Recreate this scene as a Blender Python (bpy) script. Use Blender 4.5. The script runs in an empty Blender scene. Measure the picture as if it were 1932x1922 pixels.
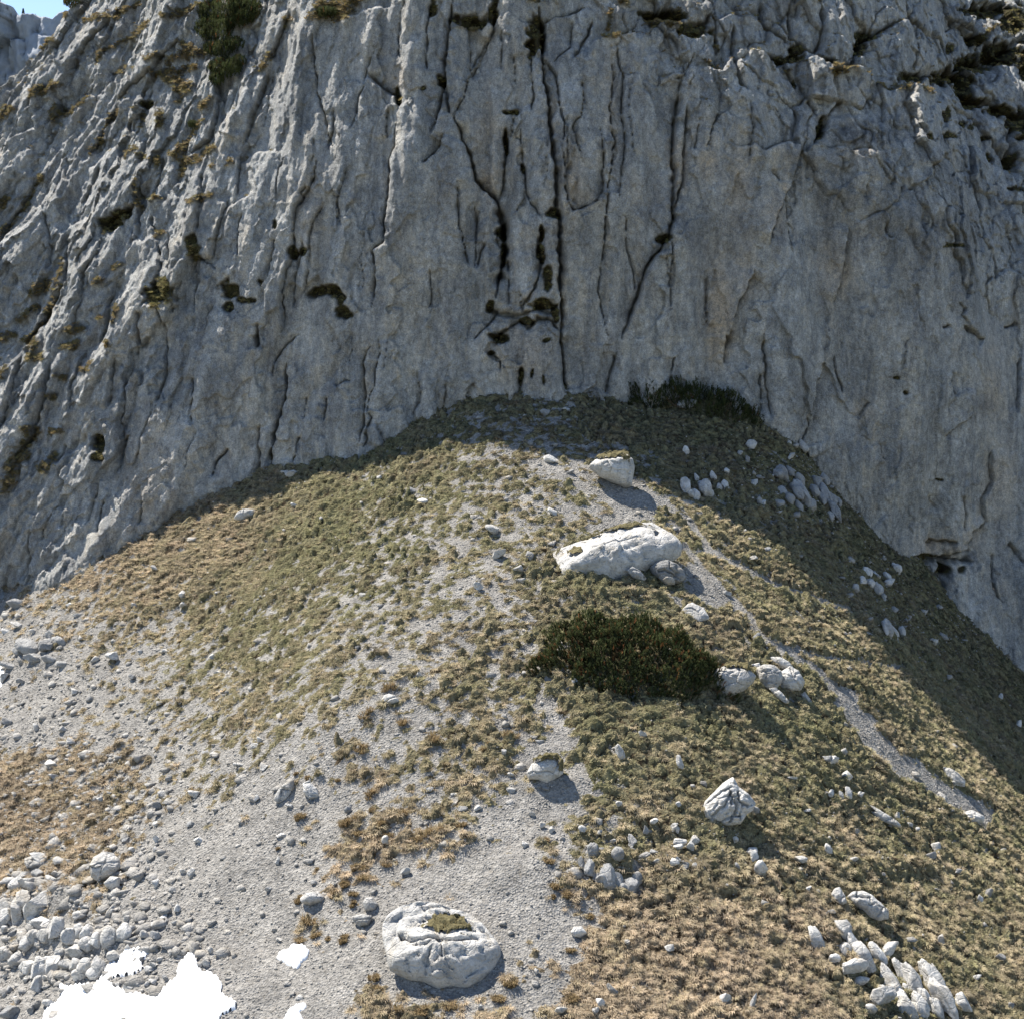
import bpy, bmesh, math, random
import numpy as np
from mathutils import Vector, Matrix

S = bpy.context.scene
COL = S.collection
R = math.radians

# ------------------------------------------------------------------ camera
PITCH = R(-8.0)
TX, TY = 0.366, 0.364            # tangents of the half angles of view
cam_d = bpy.data.cameras.new('camera'); cam = bpy.data.objects.new('camera', cam_d); COL.objects.link(cam)
cam.location = (0, 0, 0); cam.rotation_euler = (R(90) + PITCH, 0, 0)
cam_d.sensor_width = 36; cam_d.sensor_fit = 'HORIZONTAL'; cam_d.lens = 18 / TX
cam_d.clip_start = 0.1; cam_d.clip_end = 3000
S.camera = cam

# ------------------------------------------------------------------ sky, sun, exposure
SUN_EL, SUN_AZ = R(56), R(-50)   # azimuth measured from +Y (into the picture), negative = to the left
w = bpy.data.worlds.new('World'); S.world = w; w.use_nodes = True
nt = w.node_tree; nt.nodes.clear()
sky = nt.nodes.new('ShaderNodeTexSky'); sky.sky_type = 'NISHITA'; sky.sun_disc = False
sky.sun_elevation = SUN_EL; sky.sun_rotation = SUN_AZ
sky.altitude = 1800; sky.air_density = 0.9; sky.dust_density = 0.6; sky.ozone_density = 0.6
bg = nt.nodes.new('ShaderNodeBackground'); bg.inputs['Strength'].default_value = 0.108
wo = nt.nodes.new('ShaderNodeOutputWorld')
nt.links.new(sky.outputs[0], bg.inputs[0]); nt.links.new(bg.outputs[0], wo.inputs[0])
sl = bpy.data.lights.new('sun', 'SUN'); sun = bpy.data.objects.new('sun', sl); COL.objects.link(sun)
sl.energy = 5.0; sl.angle = R(0.5); sl.color = (1.0, 0.94, 0.85)
sdir = Vector((math.sin(SUN_AZ) * math.cos(SUN_EL), math.cos(SUN_AZ) * math.cos(SUN_EL), math.sin(SUN_EL)))
sun.rotation_euler = sdir.to_track_quat('Z', 'Y').to_euler(); sun.location = (-60, 60, 120)
S.view_settings.view_transform = 'Standard'; S.view_settings.look = 'None'
S.view_settings.gamma = 1.0; S.view_settings.use_curve_mapping = False
S.view_settings.exposure = 0.96
S.render.engine = 'CYCLES'
S.cycles.max_bounces = 5; S.cycles.diffuse_bounces = 3

# ------------------------------------------------------------------ numeric helpers
rng = np.random.default_rng(7)
random.seed(5)
_tab = np.random.default_rng(99).permutation(1024).astype(np.int64)
_ga = np.random.default_rng(98).uniform(0, 2 * np.pi, 1024)
_gx, _gy = np.cos(_ga), np.sin(_ga)
_g3 = np.random.default_rng(97).normal(size=(1024, 3)); _g3 /= np.linalg.norm(_g3, axis=1)[:, None]
_rv = np.random.default_rng(96).uniform(0, 1, (1024, 4))

def hsh(ix, iy, s=0):
    return _tab[(_tab[(ix + 31 * s) & 1023] + iy) & 1023]

def perlin2(x, y, s=0):
    x = np.asarray(x, float); y = np.asarray(y, float)
    ix = np.floor(x).astype(np.int64); iy = np.floor(y).astype(np.int64)
    fx = x - ix; fy = y - iy
    u = fx * fx * fx * (fx * (fx * 6 - 15) + 10); v = fy * fy * fy * (fy * (fy * 6 - 15) + 10)
    def g(i, j):
        k = hsh(ix + i, iy + j, s)
        return _gx[k] * (fx - i) + _gy[k] * (fy - j)
    a = g(0, 0); b = g(1, 0); c = g(0, 1); d = g(1, 1)
    ab = a + u * (b - a); cd = c + u * (d - c)
    return (ab + v * (cd - ab)) * 1.5

def fbm2(x, y, s=0, o=4, g=0.5, l=2.03):
    t = 0; a = 1; n = 0
    for i in range(o):
        t = t + a * perlin2(x, y, s + i); n += a
        x = x * l + 3.7; y = y * l - 1.3; a *= g
    return t / n * 1.3

def perlin3(p, s=0):
    i = np.floor(p).astype(np.int64); f = p - i
    u = f * f * f * (f * (f * 6 - 15) + 10)
    t = 0
    for a in (0, 1):
        for b in (0, 1):
            for c in (0, 1):
                k = _tab[(hsh(i[..., 0] + a, i[..., 1] + b, s) + i[..., 2] + c) & 1023]
                d = _g3[k][..., 0] * (f[..., 0] - a) + _g3[k][..., 1] * (f[..., 1] - b) + _g3[k][..., 2] * (f[..., 2] - c)
                wgt = (u[..., 0] if a else 1 - u[..., 0]) * (u[..., 1] if b else 1 - u[..., 1]) * (u[..., 2] if c else 1 - u[..., 2])
                t = t + d * wgt
    return t * 1.5

def cells2(x, y, s=0, jit=0.9):
    """Voronoi: returns F1, F2 and the offset of a random tilted facet per cell."""
    ix = np.floor(x).astype(np.int64); iy = np.floor(y).astype(np.int64)
    f1 = np.full(x.shape, 9.0); f2 = np.full(x.shape, 9.0); fac = np.zeros(x.shape)
    for i in (-1, 0, 1):
        for j in (-1, 0, 1):
            r = _rv[hsh(ix + i, iy + j, s)]
            cx = ix + i + 0.5 + (r[..., 0] - .5) * jit; cy = iy + j + 0.5 + (r[..., 1] - .5) * jit
            dx = x - cx; dy = y - cy
            d = np.sqrt(dx * dx + dy * dy)
            off = (r[..., 2] - .5) + (r[..., 3] - .5) * dx * 1.6 + (r[..., 0] * 1.7 % 1 - .5) * dy * 1.6
            m = d < f1
            f2 = np.where(m, f1, np.minimum(f2, d)); fac = np.where(m, off, fac); f1 = np.where(m, d, f1)
    return f1, f2, fac

def sstep(a, b, x):
    t = np.clip((x - a) / (b - a), 0, 1)
    return t * t * (3 - 2 * t)

# photograph frame used for measuring: 1932 x 1922
W0, H0 = 1932.0, 1922.0
CP, SP = math.cos(PITCH), math.sin(PITCH)
def ray(px, py):
    """direction of sight with unit y component: returns x/y and z/y"""
    tx = (np.asarray(px, float) - W0 / 2) / (W0 / 2) * TX; ty = (H0 / 2 - np.asarray(py, float)) / (H0 / 2) * TY
    yy = CP - ty * SP; zz = SP + ty * CP
    return tx / yy, zz / yy
def project(x, y, z):
    f = y * CP + z * SP; u = -y * SP + z * CP
    return W0 / 2 + x / f / TX * W0 / 2, H0 / 2 - u / f / TY * H0 / 2

# measuring frames (enlargements of the photograph) -> photograph coordinates
_k = 1200 / 1922 / 1.8157
FR = {1: (0, 0, _k), 2: (633.4, 0, _k), 3: (1271.1, 0, _k), 4: (0, 633.4, _k), 5: (633.4, 633.4, _k),
      6: (1271.1, 633.4, _k), 7: (0, 1261.2, _k), 8: (633.4, 1261.2, _k), 9: (1271.1, 1261.2, _k),
      0: (963.8, 826.1, 0.3136)}
def fp(f, pts):
    ox, oy, k = FR[f]
    return np.array([(ox + k * a, oy + k * b) for a, b in pts], float)

# ------------------------------------------------------------------ ground shape (world height field)
contact = [(-400, 1270, 91), (-200, 1200, 89), (0, 1125, 87), (180, 1043, 86), (380, 958, 85.2), (560, 888, 84.6), (700, 838, 84.2), (870, 768, 84),
           (1060, 738, 84.2), (1140, 758, 84.8), (1250, 768, 85.3), (1430, 785, 86), (1530, 862, 87.2), (1600, 955, 88),
           (1680, 1042, 88.8), (1740, 1075, 89.2), (1830, 1180, 90), (1932, 1265, 91), (2150, 1420, 92.5), (2400, 1560, 94)]
inner = [(-400, 1922, 60), (0, 1922, 51.5), (300, 1922, 48), (640, 1922, 46), (966, 1922, 45), (1300, 1922, 45.5), (1650, 1922, 48), (1932, 1922, 51), (2350, 1980, 57),
         (0, 1520, 66.5), (330, 1450, 63), (966, 1300, 60), (640, 1300, 61), (1300, 1300, 60.5), (1170, 1060, 69), (700, 1040, 73), (330, 1200, 74.5),
         (1600, 1300, 66), (1500, 1040, 76), (1932, 1520, 69), (1660, 1600, 57.5), (1300, 1600, 52.5), (966, 1600, 52), (560, 1620, 54), (0, 1300, 77)]
def wpt(px, py, y):
    a, b = ray(px, py); return (a * y, y, b * y)
CT = np.array([wpt(*c) for c in contact])
ctl = np.array([wpt(*c) for c in contact[::1]] + [wpt(*c) for c in inner]
               + [(0, 20, -33), (-25, 25, -36), (25, 25, -36), (0, 100, 3), (-35, 105, -9), (40, 110, -16)])
def tps_fit(P, v, lam=2.0):
    n = len(P); d = np.linalg.norm(P[:, None] - P[None], axis=2); K = d * d * np.log(d + 1e-9)
    A = np.zeros((n + 3, n + 3)); A[:n, :n] = K + lam * np.eye(n); A[:n, n] = 1; A[:n, n + 1:] = P; A[n, :n] = 1; A[n + 1:, :n] = P.T
    return np.linalg.solve(A, np.concatenate([v, np.zeros(3)]))
_tw = tps_fit(ctl[:, :2], ctl[:, 2])
def T0(x, y):
    x = np.asarray(x, float); y = np.asarray(y, float)
    t = _tw[-3] + _tw[-2] * x + _tw[-1] * y
    for (cx, cy, _), wgt in zip(ctl, _tw):
        r2 = (x - cx) ** 2 + (y - cy) ** 2 + 1e-9
        t = t + wgt * 0.5 * r2 * np.log(r2)
    return t

def gridmap(rows, px0, dpx, py0, dpy, px, py):
    a = np.array([[float(c) for c in r.split()] for r in rows])
    fx = np.clip((px - px0) / dpx, 0, a.shape[1] - 1.001); fy = np.clip((py - py0) / dpy, 0, a.shape[0] - 1.001)
    ix = fx.astype(int); iy = fy.astype(int); u = fx - ix; v = fy - iy
    u = u * u * (3 - 2 * u); v = v * v * (3 - 2 * v)
    return (a[iy, ix] * (1 - u) + a[iy, ix + 1] * u) * (1 - v) + (a[iy + 1, ix] * (1 - u) + a[iy + 1, ix + 1] * u) * v

VEG = ['8 8 8 8 8 8 8 8 8 8 8 8 8 8 8 9 9 9 9 9 9 9 9 9 9',
       '7 7 7 7 8 8 8 8 8 8 7 6 5 5 7 9 9 9 9 8 8 9 9 9 9',
       '6 6 6 7 7 8 8 8 8 7 7 6 5 4 4 6 8 8 8 7 7 8 9 9 9',
       '5 5 5 6 7 8 8 9 8 6 5 5 5 4 4 5 5 7 7 7 8 8 8 9 9',
       '4 4 6 7 8 8 8 8 7 5 5 4 5 6 6 7 6 7 8 8 8 9 9 9 9',
       '3 4 5 6 7 7 7 6 5 5 5 4 5 7 8 8 6 7 8 8 8 9 9 9 9',
       '2 3 4 5 5 6 6 6 5 4 4 5 5 6 8 8 8 7 7 8 8 9 9 9 9',
       '1 1 2 3 4 5 6 6 5 4 5 6 6 6 8 8 8 8 8 8 8 9 9 9 9',
       '1 1 3 3 4 5 5 5 4 3 4 5 5 4 9 9 9 9 9 9 8 8 9 9 9',
       '6 5 5 4 3 4 4 3 4 3 5 6 5 3 8 9 9 9 9 9 9 8 8 9 9',
       '8 7 6 5 3 3 2 1 2 5 4 5 2 1 6 8 9 9 9 9 9 9 8 8 9',
       '8 8 6 4 1 0 0 1 5 6 6 2 1 5 6 7 8 9 9 9 9 9 8 8 9',
       '5 4 5 2 0 0 0 1 3 1 1 0 0 3 6 7 9 9 9 9 9 9 9 9 9',
       '1 1 1 1 0 0 0 3 1 0 0 0 0 1 6 9 9 9 9 9 9 9 9 9 9',
       '1 1 0 0 0 0 0 0 0 1 1 1 2 3 8 9 9 9 9 9 9 9 9 9 9',
       '1 1 0 0 0 0 0 0 1 7 7 5 5 5 9 9 9 9 9 9 9 9 9 9 9']
BRN = ['3 3 3 3 3 3 3 3 3 3 3 3 3 3 3 3 2 2 2 2 2 2 2 2 2',
       '5 5 5 5 5 5 5 4 3 2 2 2 3 3 3 3 2 2 2 2 2 2 2 2 2',
       '7 7 7 7 6 6 5 3 2 2 2 2 3 3 3 3 3 3 2 2 2 2 2 2 2',
       '7 7 7 7 7 6 5 3 1 1 2 2 3 3 3 3 3 3 3 2 2 2 2 2 2',
       '7 7 7 7 6 6 4 2 1 2 2 3 3 3 3 3 3 3 3 3 2 2 2 2 2',
       '7 7 7 6 6 4 2 2 2 2 3 3 4 3 2 2 3 3 3 3 3 2 2 2 2',
       '6 6 6 5 4 3 2 3 3 3 4 4 4 3 2 2 3 4 3 3 3 3 2 2 2',
       '6 6 5 5 3 3 3 3 4 4 4 4 4 3 2 2 2 3 3 3 3 3 3 2 2',
       '6 6 6 5 4 3 4 4 4 4 4 4 4 3 2 2 2 2 2 2 3 3 3 3 2',
       '8 8 8 7 5 4 4 4 5 5 4 4 4 3 2 3 3 3 3 2 2 3 3 3 3',
       '9 9 8 7 6 5 5 5 6 6 5 5 4 3 2 4 4 4 3 3 3 3 3 3 3',
       '9 9 8 7 6 6 6 6 8 8 8 6 5 4 3 3 4 3 4 4 4 3 3 3 3',
       '9 9 8 7 7 7 7 8 8 8 8 7 6 6 6 6 6 5 5 4 4 4 4 3 3',
       '8 8 8 8 8 8 8 8 8 8 8 8 8 8 8 8 8 8 8 7 5 4 4 4 4',
       '8 8 8 8 8 8 8 8 8 8 8 8 8 8 9 9 9 9 8 7 4 3 3 4 4',
       '8 8 8 8 8 8 8 8 8 6 6 7 8 8 9 9 9 9 9 7 5 3 3 4 4']
TRAILS = [([(1000, 870), (1070, 905), (1140, 935), (1230, 985)], 6), ([(1290, 1030), (1330, 1080), (1400, 1150), (1440, 1210), (1530, 1262), (1590, 1315)], 6),
          ([(1590, 1315), (1640, 1385), (1690, 1440), (1780, 1495), (1860, 1545)], 17), ([(1310, 1090), (1350, 1130)], 22),
          ([(1180, 900), (1300, 985), (1340, 1040), (1480, 1112), (1600, 1150)], 5), ([(1440, 1215), (1560, 1245), (1700, 1262)], 4),
          ([(1150, 985), (1230, 960), (1180, 930), (1150, 915)], 14), ([(1030, 1330), (1060, 1380), (1030, 1440)], 12), ([(1090, 1455), (1100, 1490), (1040, 1500)], 14)]

def seg_dist(px, py, pts):
    """distance to a polyline, signed side, and the parameter of the nearest point (0..1)"""
    best = np.full(px.shape, 1e9); side = np.zeros(px.shape); par = np.zeros(px.shape)
    L = [0]
    for a, b in zip(pts[:-1], pts[1:]): L.append(L[-1] + math.hypot(b[0] - a[0], b[1] - a[1]))
    for i, (a, b) in enumerate(zip(pts[:-1], pts[1:])):
        dx, dy = b[0] - a[0], b[1] - a[1]; l2 = dx * dx + dy * dy + 1e-9
        t = np.clip(((px - a[0]) * dx + (py - a[1]) * dy) / l2, 0, 1)
        ex = px - a[0] - t * dx; ey = py - a[1] - t * dy
        d = np.sqrt(ex * ex + ey * ey); m = d < best
        best = np.where(m, d, best); side = np.where(m, dx * ey - dy * ex, side); par = np.where(m, (L[i] + t * math.sqrt(l2)) / (L[-1] + 1e-9), par)
    return best, np.sign(side), par

# humps and hollows: photograph x, y, half widths, height in metres
HUMPS = [(1160, 1640, 50, 24, .55), (1235, 1585, 90, 26, -.55), (1700, 1648, 80, 14, .5), (90, 1700, 120, 22, .6), (120, 1790, 160, 22, .5), (90, 1250, 90, 22, .4),
         (1160, 1135, 130, 9, .35), (1420, 1600, 60, 20, -.3), (850, 1590, 60, 24, .35), (700, 1560, 70, 24, .3), (500, 1760, 120, 60, -.3), (1040, 1480, 60, 18, .3), (1590, 1770, 40, 18, .3), (1000, 1650, 120, 60, .3)]
def ground_fields(x, y):
    """vegetation cover 0..1, brownness 0..1 and relief in metres at world points"""
    x = np.asarray(x, float); y = np.asarray(y, float)
    z0 = T0(x, y)
    px, py = project(x, y, z0)
    wx = px + 30 * perlin2(x / 2.5, y / 2.5, 60); wy = py + 24 * perlin2(x / 2.5, y / 2.5, 61)
    dv = gridmap(VEG, 0, 80.5, 720, 80, wx, wy) / 9
    br = gridmap(BRN, 0, 80.5, 720, 80, wx, wy) / 9
    for pts, wd in TRAILS:
        m = (px > min(p[0] for p in pts) - 90) & (px < max(p[0] for p in pts) + 90) & (py > min(p[1] for p in pts) - 90) & (py < max(p[1] for p in pts) + 90)
        if m.any():
            d, _, t = seg_dist(px[m] + 7 * perlin2(x[m] / .8, y[m] / .8, 62), py[m], pts)
            dv[m] = dv[m] * sstep(wd * .6, wd * 1.5, d)
    # cushions: elongated along the contour, rounded on top with sharp creases between
    n0 = fbm2(x / 1.5, y / 1.1, 20, 3)
    n1 = np.abs(perlin2(x / 0.66 + 0.7 * perlin2(x / 1.7, y / 1.7, 63), y / 0.38 + 0.5 * perlin2(x / 1.3, y / 1.3, 64), 21))
    n2 = np.abs(perlin2(x / 0.27, y / 0.22, 22))
    q = (dv - 0.545) * 0.92 + 0.34 * n0 + 0.46 * fbm2(x / .55, y / .42, 27, 3) + 0.50 * (n1 - .22)
    veg = sstep(-0.05, 0.10, q)
    veg = np.where(dv < 0.04, veg * 0.1, veg)
    brown = np.clip(br + 0.32 * fbm2(x / 2.2, y / 1.6, 30, 3) + .16 * perlin2(x / .5, y / .5, 33), 0, 1)
    ty_ = y / .95 + .55 * fbm2(x / 1.6, y / 1.6, 28, 2) + .15 * perlin2(x / .4, y / .4, 29); tr = ty_ - np.floor(ty_)
    terr = sstep(0, .30, tr) * (1 - sstep(.30, 1.0, tr))            # small treads with steep fronts
    vh = sstep(-.05, .38, q)
    relief = vh * (.75 + .25 * sstep(.45, .9, dv)) * (0.04 + 0.50 * n1 * (.7 + .5 * tr) + 0.10 * n2 + .20 * terr * dv) * (0.8 + 0.5 * perlin2(x / 4, y / 4, 23))
    for cx, cy, rx, ry, hh in HUMPS:
        m = (np.abs(px - cx) < rx * 2.5) & (np.abs(py - cy) < ry * 2.5)
        if m.any(): relief[m] += hh * np.exp(-((px[m] - cx) / rx) ** 2 - ((py[m] - cy) / ry) ** 2)
    soil = veg * sstep(.15, .02, n1) 
    relief = relief + 0.16 * fbm2(x / 3.4, y / 3.4, 24, 3) + (1 - veg) * (0.035 * perlin2(x / .33, y / .33, 25) + .05 * perlin2(x / 1.1, y / 1.1, 26))
    near = sstep(46, 40, y)
    return veg, brown, relief * (1 - .5 * near), z0, px, py, soil

def gz(x, y):
    x = np.atleast_1d(np.asarray(x, float)); y = np.atleast_1d(np.asarray(y, float))
    f = ground_fields(x, y)
    return f[3] + f[2]

def ground_hit(px, py):
    """where the line of sight through a photograph point meets the ground"""
    a, b = ray(px, py)
    ys = np.linspace(38, 99, 500)
    zs = b * ys; g = T0(a * ys, ys)
    m = np.where(g >= zs)[0]
    y = ys[m[0]] if len(m) else 92.0
    return a * y, y, float(T0(a * y, y))
def hits(px, py):
    """the same for whole arrays of points"""
    a, b = ray(px, py); lo = np.full(a.shape, 38.0); hi = np.full(a.shape, 96.0)
    for _ in range(16):
        mid = (lo + hi) / 2; below = T0(a * mid, mid) >= b * mid
        hi = np.where(below, mid, hi); lo = np.where(below, lo, mid)
    return a * hi, hi
def mpp(y, z=-6.0):           # metres per photograph pixel at distance y
    return (y * CP + z * SP) * TX / (W0 / 2)

# ------------------------------------------------------------------ mesh helpers
def mk(name, V, F, mat=None, parent=None, smooth=True, attrs=None, link=True):
    V = np.asarray(V, np.float32); me = bpy.data.meshes.new(name)
    me.vertices.add(len(V)); me.vertices.foreach_set('co', V.ravel())
    if len(F):
        F = np.asarray(F, np.int32); n, k = F.shape
        me.loops.add(n * k); me.loops.foreach_set('vertex_index', F.ravel())
        me.polygons.add(n); me.polygons.foreach_set('loop_start', np.arange(0, n * k, k, dtype=np.int32))
        if smooth: me.polygons.foreach_set('use_smooth', np.ones(n, bool))
    for an, (av, dom, typ) in (attrs or {}).items():
        at = me.attributes.new(an, typ, dom)
        if typ == 'FLOAT_VECTOR': at.data.foreach_set('vector', np.asarray(av, np.float32).ravel())
        elif typ == 'INT': at.data.foreach_set('value', np.asarray(av, np.int32).ravel())
        else: at.data.foreach_set('value', np.asarray(av, np.float32).ravel())
    me.update(calc_edges=True); me.validate()
    if mat: me.materials.append(mat)
    if not link: return me
    o = bpy.data.objects.new(name, me); COL.objects.link(o)
    if parent: o.parent = parent
    return o

def grid_faces(nr, nc):
    i = np.arange(nr * nc).reshape(nr, nc)
    return np.stack([i[:-1, :-1], i[:-1, 1:], i[1:, 1:], i[1:, :-1]], -1).reshape(-1, 4)

def empty(name, loc):
    o = bpy.data.objects.new(name, None); COL.objects.link(o); o.location = loc; o.empty_display_size = .3
    return o
def tag(o, label=None, cat=None, group=None, kind=None):
    if label: o['label'] = label
    if cat: o['category'] = cat
    if group: o['group'] = group
    if kind: o['kind'] = kind
    return o

# ------------------------------------------------------------------ materials
class MT:
    def __init__(s, name, rough=0.9, spec=0.2):
        s.m = bpy.data.materials.new(name); s.m.use_nodes = True; s.t = s.m.node_tree
        s.b = s.t.nodes['Principled BSDF']; s.b.inputs['Roughness'].default_value = rough
        s.b.inputs['Specular IOR Level'].default_value = spec
        s.geo = s.n('ShaderNodeNewGeometry')
    def n(s, t, **kw):
        nd = s.t.nodes.new(t)
        for k, v in kw.items(): setattr(nd, k, v)
        return nd
    def l(s, a, b): s.t.links.new(a, b)
    def val(s, node, name, v):
        if hasattr(v, 'links') or hasattr(v, 'is_linked'): s.l(v, node.inputs[name])
        else: node.inputs[name].default_value = v
    def pos(s, scale=(1, 1, 1), rot=(0, 0, 0), src=None):
        mp = s.n('ShaderNodeMapping'); mp.inputs['Scale'].default_value = scale; mp.inputs['Rotation'].default_value = rot
        s.l(src or s.geo.outputs['Position'], mp.inputs['Vector']); return mp.outputs[0]
    def noise(s, vec, scale, detail=4, rough=0.55, dist=0.0):
        nd = s.n('ShaderNodeTexNoise'); s.l(vec, nd.inputs['Vector']); nd.inputs['Scale'].default_value = scale
        nd.inputs['Detail'].default_value = detail; nd.inputs['Roughness'].default_value = rough; nd.inputs['Distortion'].default_value = dist
        return nd.outputs['Fac']
    def voro(s, vec, scale, feature='F1', out='Distance'):
        nd = s.n('ShaderNodeTexVoronoi', feature=feature); s.l(vec, nd.inputs['Vector']); nd.inputs['Scale'].default_value = scale
        return nd.outputs[out]
    def ramp(s, fac, a, b, c0=0.0, c1=1.0):
        nd = s.n('ShaderNodeMapRange'); s.l(fac, nd.inputs['Value'])
        for k, v in zip(('From Min', 'From Max', 'To Min', 'To Max'), (a, b, c0, c1)): nd.inputs[k].default_value = v
        return nd.outputs[0]
    def math(s, op, a, b=0.0, c=None):
        nd = s.n('ShaderNodeMath', operation=op)
        for i, v in enumerate((a, b) if c is None else (a, b, c)):
            if isinstance(v, (int, float)): nd.inputs[i].default_value = v
            else: s.l(v, nd.inputs[i])
        return nd.outputs[0]
    def mix(s, fac, a, b, mode='MIX'):
        nd = s.n('ShaderNodeMix', data_type='RGBA', blend_type=mode)
        for idx, v in ((0, fac), (6, a), (7, b)):
            if isinstance(v, (int, float)): nd.inputs[idx].default_value = v
            elif isinstance(v, tuple): nd.inputs[idx].default_value = (*v, 1)
            else: s.l(v, nd.inputs[idx])
        return nd.outputs[2]
    def attr(s, name, typ='GEOMETRY'):
        nd = s.n('ShaderNodeAttribute', attribute_name=name); nd.attribute_type = typ
        return nd.outputs['Fac']
    def bump(s, h, strength=0.5, dist=0.1, prev=None):
        nd = s.n('ShaderNodeBump'); nd.inputs['Strength'].default_value = strength; nd.inputs['Distance'].default_value = dist
        s.l(h, nd.inputs['Height'])
        if prev is not None: s.l(prev, nd.inputs['Normal'])
        return nd.outputs[0]
    def done(s, col, nrm=None):
        s.l(col, s.b.inputs['Base Color'])
        if nrm is not None: s.l(nrm, s.b.inputs['Normal'])
        return s.m

def mat_cliff():
    m = MT('cliff_rock', .95, .12)
    P = m.geo.outputs['Position']
    big = m.noise(P, .10, 4, .6, 1.5); mid = m.noise(m.pos((1, 1, .45)), .42, 6, .65, .6)
    streak = m.noise(m.pos((1.0, .3, .22)), 1.1, 6, .66, 1.4)
    fine = m.noise(P, 3.2, 8, .75)
    blot = m.noise(m.pos((1, 1, .7)), .75, 7, .68, 1.2)
    c = m.mix(m.ramp(mid, .38, .60), (.350, .355, .345), (.585, .585, .56))
    c = m.mix(m.ramp(blot, .44, .68, 0, .85), c, (.240, .252, .255))
    c = m.mix(m.math('MULTIPLY', m.ramp(streak, .47, .66), m.ramp(big, .34, .60)), c, (.60, .555, .475))
    c = m.mix(m.math('MULTIPLY', m.ramp(m.noise(m.pos((1, .3, .30)), .6, 7, .68, 1.6), .50, .66), .7), c, (.255, .258, .262))
    c = m.mix(m.ramp(m.noise(m.pos((1, 1, .6)), .5, 6, .7, 1.5), .55, .70, 0, .6), c, (.60, .56, .47))
    c = m.mix(m.math('MULTIPLY', m.attr('warm'), m.ramp(fine, .25, .5)), c, (.61, .50, .365))
    c = m.mix(m.math('MULTIPLY', m.attr('pale'), .7), c, (.56, .555, .53))
    c = m.mix(m.math('MULTIPLY', m.attr('stain'), m.ramp(m.noise(m.pos((1, 1, .3)), .9, 6, .7), .34, .55)), c, (.12, .122, .127))
    speck = m.math('MULTIPLY', m.ramp(fine, .34, .66, .72, 1.28), m.ramp(m.noise(P, 12, 4, .85), .38, .62, .68, 1.32))
    cc = m.n('ShaderNodeCombineColor'); [m.l(speck, cc.inputs[i]) for i in range(3)]
    c = m.mix(1.0, c, cc.outputs[0], 'MULTIPLY')
    c = m.mix(m.ramp(m.voro(P, 1.6), .10, .05, 0, .55), c, (.55, .54, .50))       # pale lichen spots and scars
    c = m.mix(m.ramp(m.voro(m.pos((1, 1, .7)), 4.6), .12, .05, 0, .5), c, (.10, .10, .095))
    soil = m.mix(m.ramp(m.noise(P, 2.5, 5, .6), .4, .6), (.038, .030, .020), (.085, .078, .035))
    c = m.mix(m.attr('moss'), c, soil)
    h = m.math('ADD', m.math('MULTIPLY', m.noise(m.pos((1, 1, .5)), 1.7, 9, .72), 1.3), m.math('MULTIPLY', m.noise(P, 7, 6, .75), .4))
    wv = m.n('ShaderNodeVectorMath', operation='ADD'); nc = m.n('ShaderNodeTexNoise'); m.l(P, nc.inputs['Vector']); nc.inputs['Scale'].default_value = 1.1; nc.inputs['Detail'].default_value = 5
    m.l(m.pos((.85, .85, .32)), wv.inputs[0]); m.l(nc.outputs['Color'], wv.inputs[1])
    crk = m.math('MULTIPLY', m.ramp(m.voro(wv.outputs[0], 1.25, 'DISTANCE_TO_EDGE'), 0, .035), m.ramp(big, .62, .42))
    h = m.math('ADD', h, m.math('MULTIPLY', crk, .35))
    h = m.math('ADD', h, m.math('MULTIPLY', m.math('ABSOLUTE', m.math('SUBTRACT', m.noise(m.pos((1, 1, .7)), 3.1, 5, .7, .8), .5)), 1.6))
    return m.done(c, m.bump(h, .8, .42))

def mat_rock(name, base, dark, moss=True):
    m = MT(name, .92, .15)
    tc = m.n('ShaderNodeTexCoord'); oi = m.n('ShaderNodeObjectInfo')
    P = m.geo.outputs['Position']
    n = m.noise(P, 1.9, 7, .7, .5); f = m.noise(P, 9, 6, .7)
    c = m.mix(m.ramp(n, .34, .62), dark, base)
    c = m.mix(m.ramp(m.noise(P, .9, 5, .6), .55, .72, 0, .6), c, (.42, .36, .27))
    c = m.mix(m.ramp(f, .54, .70, 0, .7), c, (.12, .12, .115))
    c = m.mix(m.ramp(m.noise(P, 3.5, 8, .8, 1.0), .54, .64, 0, .55), c, (.20, .20, .195))
    v = m.ramp(oi.outputs['Random'], 0, 1, .80, 1.12)
    cc = m.n('ShaderNodeCombineColor'); [m.l(v, cc.inputs[i]) for i in range(3)]
    c = m.mix(1.0, c, cc.outputs[0], 'MULTIPLY')
    h = m.math('ADD', m.noise(m.pos((1, 1, 1.7)), 2.6, 9, .72), m.math('MULTIPLY', m.ramp(m.voro(P, 2.2, 'DISTANCE_TO_EDGE'), 0, .07), .16))
    return m.done(c, m.bump(h, .8, .22))

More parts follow.
